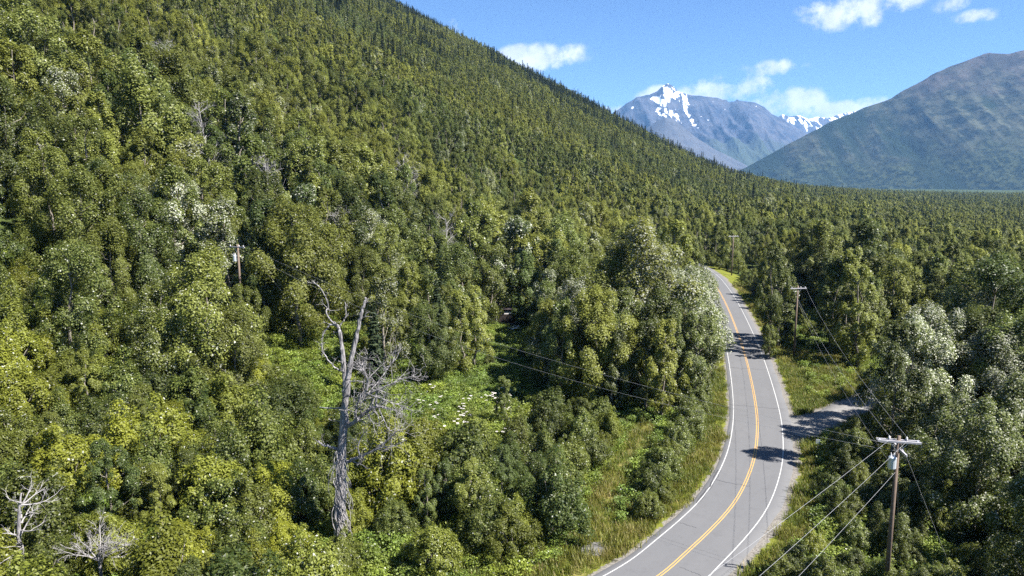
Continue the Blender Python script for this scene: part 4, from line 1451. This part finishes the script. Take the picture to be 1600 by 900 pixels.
branch([(590, 575, -1.3), (606, 556, -.6), (620, 538, -.3), (630, 526, 0)], .07, .02, twigs=14, tl=1.3)
branch([(588, 574, -1.3), (612, 576, -2.4), (636, 582, -2.8), (650, 586, -3)], .07, .02, twigs=14, tl=1.3)
branch([(584, 570, -1.2), (586, 545, -1.8), (592, 520, -2.1), (594, 505, -2.2)], .055, .016, twigs=6, tl=.9)
branch([(541, 700), (560, 690, -.4), (582, 677, -.9), (606, 665, -1.2), (628, 640, -1.5), (638, 632, -1.6)], .17, .035, twigs=22, tl=1.5)
branch([(606, 664, -1.2), (626, 660, -1.6), (640, 652, -1.9), (650, 646, -2.0)], .06, .02, twigs=5, tl=.9)
branch([(572, 684, -.7), (568, 664, -.9), (576, 648, -1.0), (580, 640, -1.1)], .09, .03, twigs=8, tl=1.1)
branch([(553, 690, -.2), (566, 696, -.6), (574, 688, -.9), (575, 676, -.9)], .055, .02, twigs=4, tl=.7)
branch([(604, 594, -1.4), (615, 612, -1.8), (620, 628, -1.8), (632, 636, -1.8)], .06, .02, twigs=6, tl=.9)
branch([(543, 600), (551, 620), (552, 634), (545, 650), (541, 664)], .075, .05)
tg_ = MB()
for q in range(95):                     # loose stringy roots and twigs hanging down the lower trunk
    y0 = rg.uniform(670, 805); x0 = 536 - (y0 - 690) * .055 + rg.uniform(-6, 9)
    n = 6
    a = rg.uniform(-1.9, .5); fr = .34
    pts = []
    sx = rg.uniform(0, 17) * (1 if rg.random() < .8 else -1); ln = rg.uniform(18, 75)
    ph = rg.uniform(0, 6.28)
    for i in range(n):
        f = i / (n - 1)
        pts.append(S(x0 + sx * math.sin(f * 2.0) + 3 * math.sin(ph + 4 * f), min(846, y0 + ln * f), -.5 - rg.random() * .35 - .3 * math.sin(f * 3)))
    tg_.tube(pts, np.linspace(rg.uniform(.02, .05), .012, n), 4)
add('hanging_twigs', tg_.mesh('hanging_twigs', M_DEAD_TWIG), snag)

# the second, paler snag and the bare bush, low at the edge of the thicket
sx_, sy_ = -37.2, 49.5
zs2 = tz(sx_, sy_)
snag2 = empty('dead_tree', (sx_, sy_, zs2), label='pale thin dead snag at the very left edge of the picture above the shrubs', category='dead tree')
snag2.scale = (.85, .85, .85)
tk = MB()
tk.tube([(0, 0, 0), (.1, 0, 2), (.2, .1, 4), (.15, 0, 6), (.4, 0, 8), (.75, 0, 9.6)], [.26, .24, .2, .17, .12, .05], 9)
add('trunk', tk.mesh('trunk', M_DEAD, True), snag2)
for q in range(15):
    b = MB(); h = rg.uniform(3.4, 9.2); a = rg.uniform(0, 6.28)
    grow(b, (np.interp(h, [0, 4, 9.6], [0, .2, .75]), 0, h), (math.cos(a), math.sin(a), rg.uniform(-.1, .9)), rg.uniform(1.0, 2.6), .075, 2, rg, (3, 5), .6, 5)
    add('branch', b.mesh('branch', M_DEAD_TWIG), snag2)
bx_, by_ = -31.6, 50.0
bush = empty('dead_bush', (bx_, by_, tz(bx_, by_) - .9), label='bare grey dead bush with tangled branches in the lower left thicket', category='dead bush')
b = MB(); b.tube([(0, 0, -.1), (.1, 0, 1.6), (0, .1, 4.6)], [.16, .13, .11], 7)
add('trunk', b.mesh('trunk', M_DEAD, True), bush)
for q in range(10):
    b = MB(); a = rg.uniform(0, 6.28); e = rg.uniform(.3, 1.1)
    grow(b, (.06 * math.cos(a), .06 * math.sin(a), rg.uniform(3.6, 4.6)), (.7 * math.cos(a), .7 * math.sin(a), e), rg.uniform(1.7, 2.8), .06, 3, rg, (3, 5), .55, 5, .05, .16)
    add('branch', b.mesh('branch', M_DEAD_TWIG), bush)

# bare grey trees on the slope and one leaning trunk
BT = [((-64, 150), 1.2, 'bare grey tree highest of the leafless trees on the slope'), ((-48, 138), 1.15, 'bare grey tree with pale branches left of the others'), 
      ((-33, 132), 1.0, 'leafless grey tree just right of the transformer pole'), ((-16, 160), 1.1, 'bare grey tree up the slope behind the wooden shed'),
      ((-30, 205), 1.1, 'small bare grey tree in the middle of the slope'), ((-90, 190), 1.15, 'bare grey tree high at the left of the slope'), ((8, 215), 1.1, 'far leafless grey tree left of the road bend')]
for n_, ((x, y), s, lb) in enumerate(BT):
    o = empty('bare_tree', (x, y, tz(x, y)), label=lb, category='dead tree', group='leafless grey trees on the slope')
    o.scale = (s * 1.25, s * 1.25, s * 1.5)
    o.rotation_euler = (0, 0, n_ * 1.3)
    add('trunk', BARE[n_ % 4][0], o)
    add('branches', BARE[n_ % 4][1], o)


# ------------------------------------------------------------------ utility poles and wires
def pole(pt, ang, label, double=False, transformer=False, lamp=False, arm=3.0, top_off=0.0):
    x, y, top = pt
    z0 = tz(x, y)
    H = top - z0
    o = empty('utility_pole', (x, y, z0), label=label, category='utility pole', group='utility poles along the road')
    o.rotation_euler = (0, 0, ang)
    b = MB(); b.tube([(0, 0, -.3), (0, 0, H * .5), (0, 0, H)], [.20, .17, .135], 12)
    add('post', b.mesh('post', M_POLE, True), o)
    ya = (-.19, .19) if double else (-.2,)
    for yy in ya:
        b = MB(); b.box((0, yy, H - .42), (arm, .12, .15))
        add('crossarm', b.mesh('crossarm', M_ARM), o)
    if double:
        for xx in (-1.35, 1.35):
            b = MB(); b.box((xx, 0, H - .36), (.07, .26, .07)); add('spacer_block', b.mesh('spacer_block', M_METAL), o)
        for yy in (-.21, .21):
            b = MB(); b.box((0.14, yy * 2.2, H - 1.05), (.12, 1.9, .14), (0, 0, .06)); add('lower_crossarm', b.mesh('lower_crossarm', M_ARM), o)
    for xx in (-.45, .45):
        b = MB(); b.tube([(xx * 1.5, ya[0], H - .46), (xx * .1, ya[0] * .6, H - 1.25)], .025, 4)
        add('brace', b.mesh('brace', M_METAL), o)
    ins = (-.62, .62) if double else (-1.3, 1.3, .45)
    for xx in ins:
        b = MB()
        for dz, r in ((0, .045), (.05, .085), (.1, .05), (.14, .08), (.2, .035)):
            b.tube([(xx, ya[-1], H - .345 + dz), (xx, ya[-1], H - .345 + dz + .05)], r, 8)
        add('insulator', b.mesh('insulator', M_PORCELAIN, True), o)
    if transformer:
        b = MB()
        b.tube([(-.42, -.3, H - 2.55), (-.42, -.3, H - 2.5), (-.42, -.3, H - 1.65), (-.42, -.3, H - 1.58)], [.27, .30, .30, .22], 14)
        tr = add('transformer', b.mesh('transformer', M_METAL), o)
        for dx in (-.12, .12):
            q = MB(); q.tube([(-.42 + dx, -.3, H - 1.6), (-.42 + dx, -.3, H - 1.3)], [.06, .035], 7); add('bushing', q.mesh('bushing', M_PORCELAIN), tr)
    if lamp:
        b = MB(); b.tube([(0, -.15, H - 1.7), (-.1, -.6, H - 1.6), (-.1, -.85, H - 1.62)], [.03, .03, .1], 8); add('lamp_head', b.mesh('lamp_head', M_PORCELAIN), o)
    return o, z0, H


poleA = pole(POLE_NEAR, math.radians(-12), 'nearest utility pole with double crossarm and transformer, right of the road curve', True, True, arm=3.1)
poleB = pole(POLE_MID, math.radians(8), 'middle utility pole with a single crossarm beside the straight road', lamp=True, arm=3.2)
poleC = pole(POLE_FAR, math.radians(10), 'farthest utility pole standing by the far road bend', arm=3.6)
poleD = pole(POLE_HILL, math.radians(-25), 'utility pole with grey transformer half hidden among trees on the hillside', False, True, arm=3.0)


def on_pole(P, ang, dx, dy, dz):
    return np.array([P[0] + dx * math.cos(ang) - dy * math.sin(ang), P[1] + dx * math.sin(ang) + dy * math.cos(ang), P[2] + dz])


def wire(a, b, sag, r, label, mat=None, grp='overhead power wires'):
    a = np.array(a, float); b = np.array(b, float)
    t = np.linspace(0, 1, 28)[:, None]
    p = a * (1 - t) + b * t
    p[:, 2] -= sag * 4 * (t * (1 - t))[:, 0]
    mbw = MB(); mbw.tube(p, r, 5)
    add('overhead_wire', mbw.mesh('overhead_wire', mat or M_WIRE, True), label=label, category='wire', group=grp)


aA, aB, aC, aD = math.radians(-12), math.radians(8), math.radians(10), math.radians(-25)
W1 = on_pole(POLE_NEAR, aA, -.62, .19, -.12); W2 = on_pole(POLE_NEAR, aA, .62, .19, -.12)
W1n = on_pole(POLE_NEAR, aA, -.62, -.19, -.2); W2n = on_pole(POLE_NEAR, aA, .62, -.19, -.2)
wire(W1n, (-6.2, 21.4, 10.4), .45, .010, 'upper bright wire running from the near pole over the road curve')
wire(W2n, (-3.6, 20.0, 10.3), .5, .010, 'second bright wire running from the near pole over the road curve')
wire((POLE_NEAR[0], POLE_NEAR[1], POLE_NEAR[2] - 2.9), (-4, 20, 6.2), .5, .010, 'lowest wire from below the transformer towards the bottom edge')
B1 = on_pole(POLE_MID, aB, -1.3, -.2, -.12); B2 = on_pole(POLE_MID, aB, 1.3, -.2, -.12)
wire(W1, B1, 1.2, .011, 'left wire from the near pole back to the middle pole')
wire(W2, B2, 1.2, .011, 'right wire from the near pole back to the middle pole')
wire((POLE_NEAR[0], POLE_NEAR[1], POLE_NEAR[2] - 2.9), (POLE_MID[0], POLE_MID[1], POLE_MID[2] - 2.6), 1.3, .012, 'lower thin wire between the near pole and the middle pole', M_WIRE_DARK)
C1 = on_pole(POLE_FAR, aC, -1.3, -.2, -.12); C2 = on_pole(POLE_FAR, aC, 1.3, -.2, -.12)
wire(B1, C1, 1.4, .012, 'left wire from the middle pole to the farthest pole', M_WIRE_DARK)
wire(B2, C2, 1.4, .012, 'right wire from the middle pole to the farthest pole', M_WIRE_DARK)
D1 = on_pole(POLE_HILL, aD, 1.3, -.2, -.12); D2 = on_pole(POLE_HILL, aD, .45, -.2, -.6)
wire(D1, on_pole(POLE_NEAR, aA, -.05, .5, -.95), 2.3, .009, 'upper wire from the hillside pole across the road to the near pole')
wire(D2, on_pole(POLE_NEAR, aA, -.05, -.3, -1.15), 3.4, .009, 'lower wire from the hillside pole across the road to the near pole')
g0 = on_pole(POLE_NEAR, aA, .2, 0, -.6)
gx1, gy1 = POLE_NEAR[0] + 7.0, POLE_NEAR[1] + 1.5
wire(g0, (gx1, gy1, tz(gx1, gy1)), 0, .010, 'guy wire slanting down to the ground from the near pole', M_WIRE, 'guy wires of the near pole')
gx1, gy1 = POLE_NEAR[0] + 4.6, POLE_NEAR[1] + 6.5
wire((POLE_NEAR[0], POLE_NEAR[1], POLE_NEAR[2] - 1.6), (gx1, gy1, tz(gx1, gy1)), 0, .012, 'thinner guy wire from under the transformer of the near pole', M_WIRE_DARK, 'guy wires of the near pole')

# ------------------------------------------------------------------ shed, boards, slab, sign
z0 = tz(*SHED) - .1
shed = empty('wooden_shed', (SHED[0], SHED[1], z0), label='old dark wooden shed with sagging board roof half hidden among the trees', category='shed')
shed.rotation_euler = (0, 0, math.radians(9))
Wd, Dp, Hf, Hb = 4.9, 4.2, 4.0, 4.5
wall = MB()
for x0, x1, y0, y1, h in ((-Wd / 2, Wd / 2, -Dp / 2, -Dp / 2 + .06, Hf), (-Wd / 2, Wd / 2, Dp / 2 - .06, Dp / 2, Hb), (-Wd / 2, -Wd / 2 + .06, -Dp / 2 + .06, Dp / 2 - .06, Hf), (Wd / 2 - .06, Wd / 2, -Dp / 2 + .06, Dp / 2 - .06, Hf)):
    wall.box(((x0 + x1) / 2, (y0 + y1) / 2, h / 2), (x1 - x0, y1 - y0, h))
wl_ = add('wall', wall.mesh('wall', M_SHED), shed)
rs = random.Random(3)
nb = 20
for i in range(nb):
    b = MB(); wdt = Wd / nb
    b.box((-Wd / 2 + (i + .5) * wdt, -Dp / 2 - .018, Hf / 2 - rs.random() * .12), (wdt - .022, .032 + rs.random() * .012, Hf - rs.random() * .3))
    add('plank', b.mesh('plank', M_SHED), wl_)
roof = MB()
slope = math.atan2(Hb - Hf, Dp)
roof.box((0, 0, (Hf + Hb) / 2 + .09), (Wd + .5, Dp + .9, .07), (slope, 0, 0))
rf = add('roof', roof.mesh('roof', M_SHED_ROOF), shed)
for i in range(9):
    b = MB(); f = (i + .5) / 9 - .5
    yy = f * (Dp + .9)
    b.box((rs.uniform(-.12, .12), yy, (Hf + Hb) / 2 + .15 + math.tan(slope) * yy + rs.random() * .03), (Wd + .55 + rs.uniform(-.3, .3), (Dp + .9) / 9 - .04, .04), (slope + rs.uniform(-.03, .03), 0, rs.uniform(-.02, .02)))
    add('roof_board', b.mesh('roof_board', M_SHED_ROOF), rf)
b = MB(); b.box((.75, -Dp / 2 - .06, Hf - .75), (1.7, .05, .5))
fr = add('window_board', b.mesh('window_board', M_PALE_BOARD), shed)
b = MB(); b.box((-1.75, -Dp / 2 - .05, 1.6), (.14, .06, 2.8)); add('corner_post', b.mesh('corner_post', M_ARM), shed)
bz = tz(.2, 143)
for i, (dx, dy, L, az, el) in enumerate(((0, 0, 2.3, -.55, .12), (.5, .2, 2.0, .7, .25), (-.2, .35, 1.7, -.35, .4))):
    b = MB(); b.box((0, 0, 0), (L, .34, .06), (0, -el, az))
    add('loose_board', b.mesh('loose_board', M_PALE_BOARD), loc=(.2 + dx, 143 + dy, bz + 1.35 + .12 * i), category='board', group='loose boards below the shed',
        label=('longest of the pale broken boards lying below the wooden shed', 'pale broken board tilted across the longest one below the shed', 'shortest pale broken board propped up below the wooden shed')[i])
sz = tz(*SLAB)
b = MB()
prof = [(-1.25, -1.0), (-.4, -1.25), (.7, -1.1), (1.3, -.5), (1.2, .6), (.9, 1.35), (-.1, 1.2), (-.9, .9), (-1.35, .1)]
n = len(prof)
b.add([(x, y, -.1) for x, y in prof] + [(x * .98, y * .98, .14) for x, y in prof], [tuple(range(n, 2 * n)), tuple(range(n - 1, -1, -1))] + [(i, (i + 1) % n, (i + 1) % n + n, i + n) for i in range(n)])
add('concrete_slab', b.mesh('concrete_slab', M_CONCRETE), loc=(SLAB[0], SLAB[1], sz), label='weathered grey concrete slab at the foot of the grassy track', category='slab')
gz = tz(*SIGN)
sg = empty('road_sign', (SIGN[0], SIGN[1], gz), label='small white square sign on a short post beside the driveway mouth', category='sign')
b = MB(); b.box((0, 0, .7), (.06, .06, 1.5)); add('post', b.mesh('post', M_ARM), sg)
b = MB(); b.box((0, -.05, 1.25), (.48, .025, .62)); add('sign_plate', b.mesh('sign_plate', M_SIGN), sg)
sg.rotation_euler = (0, 0, math.radians(-18))
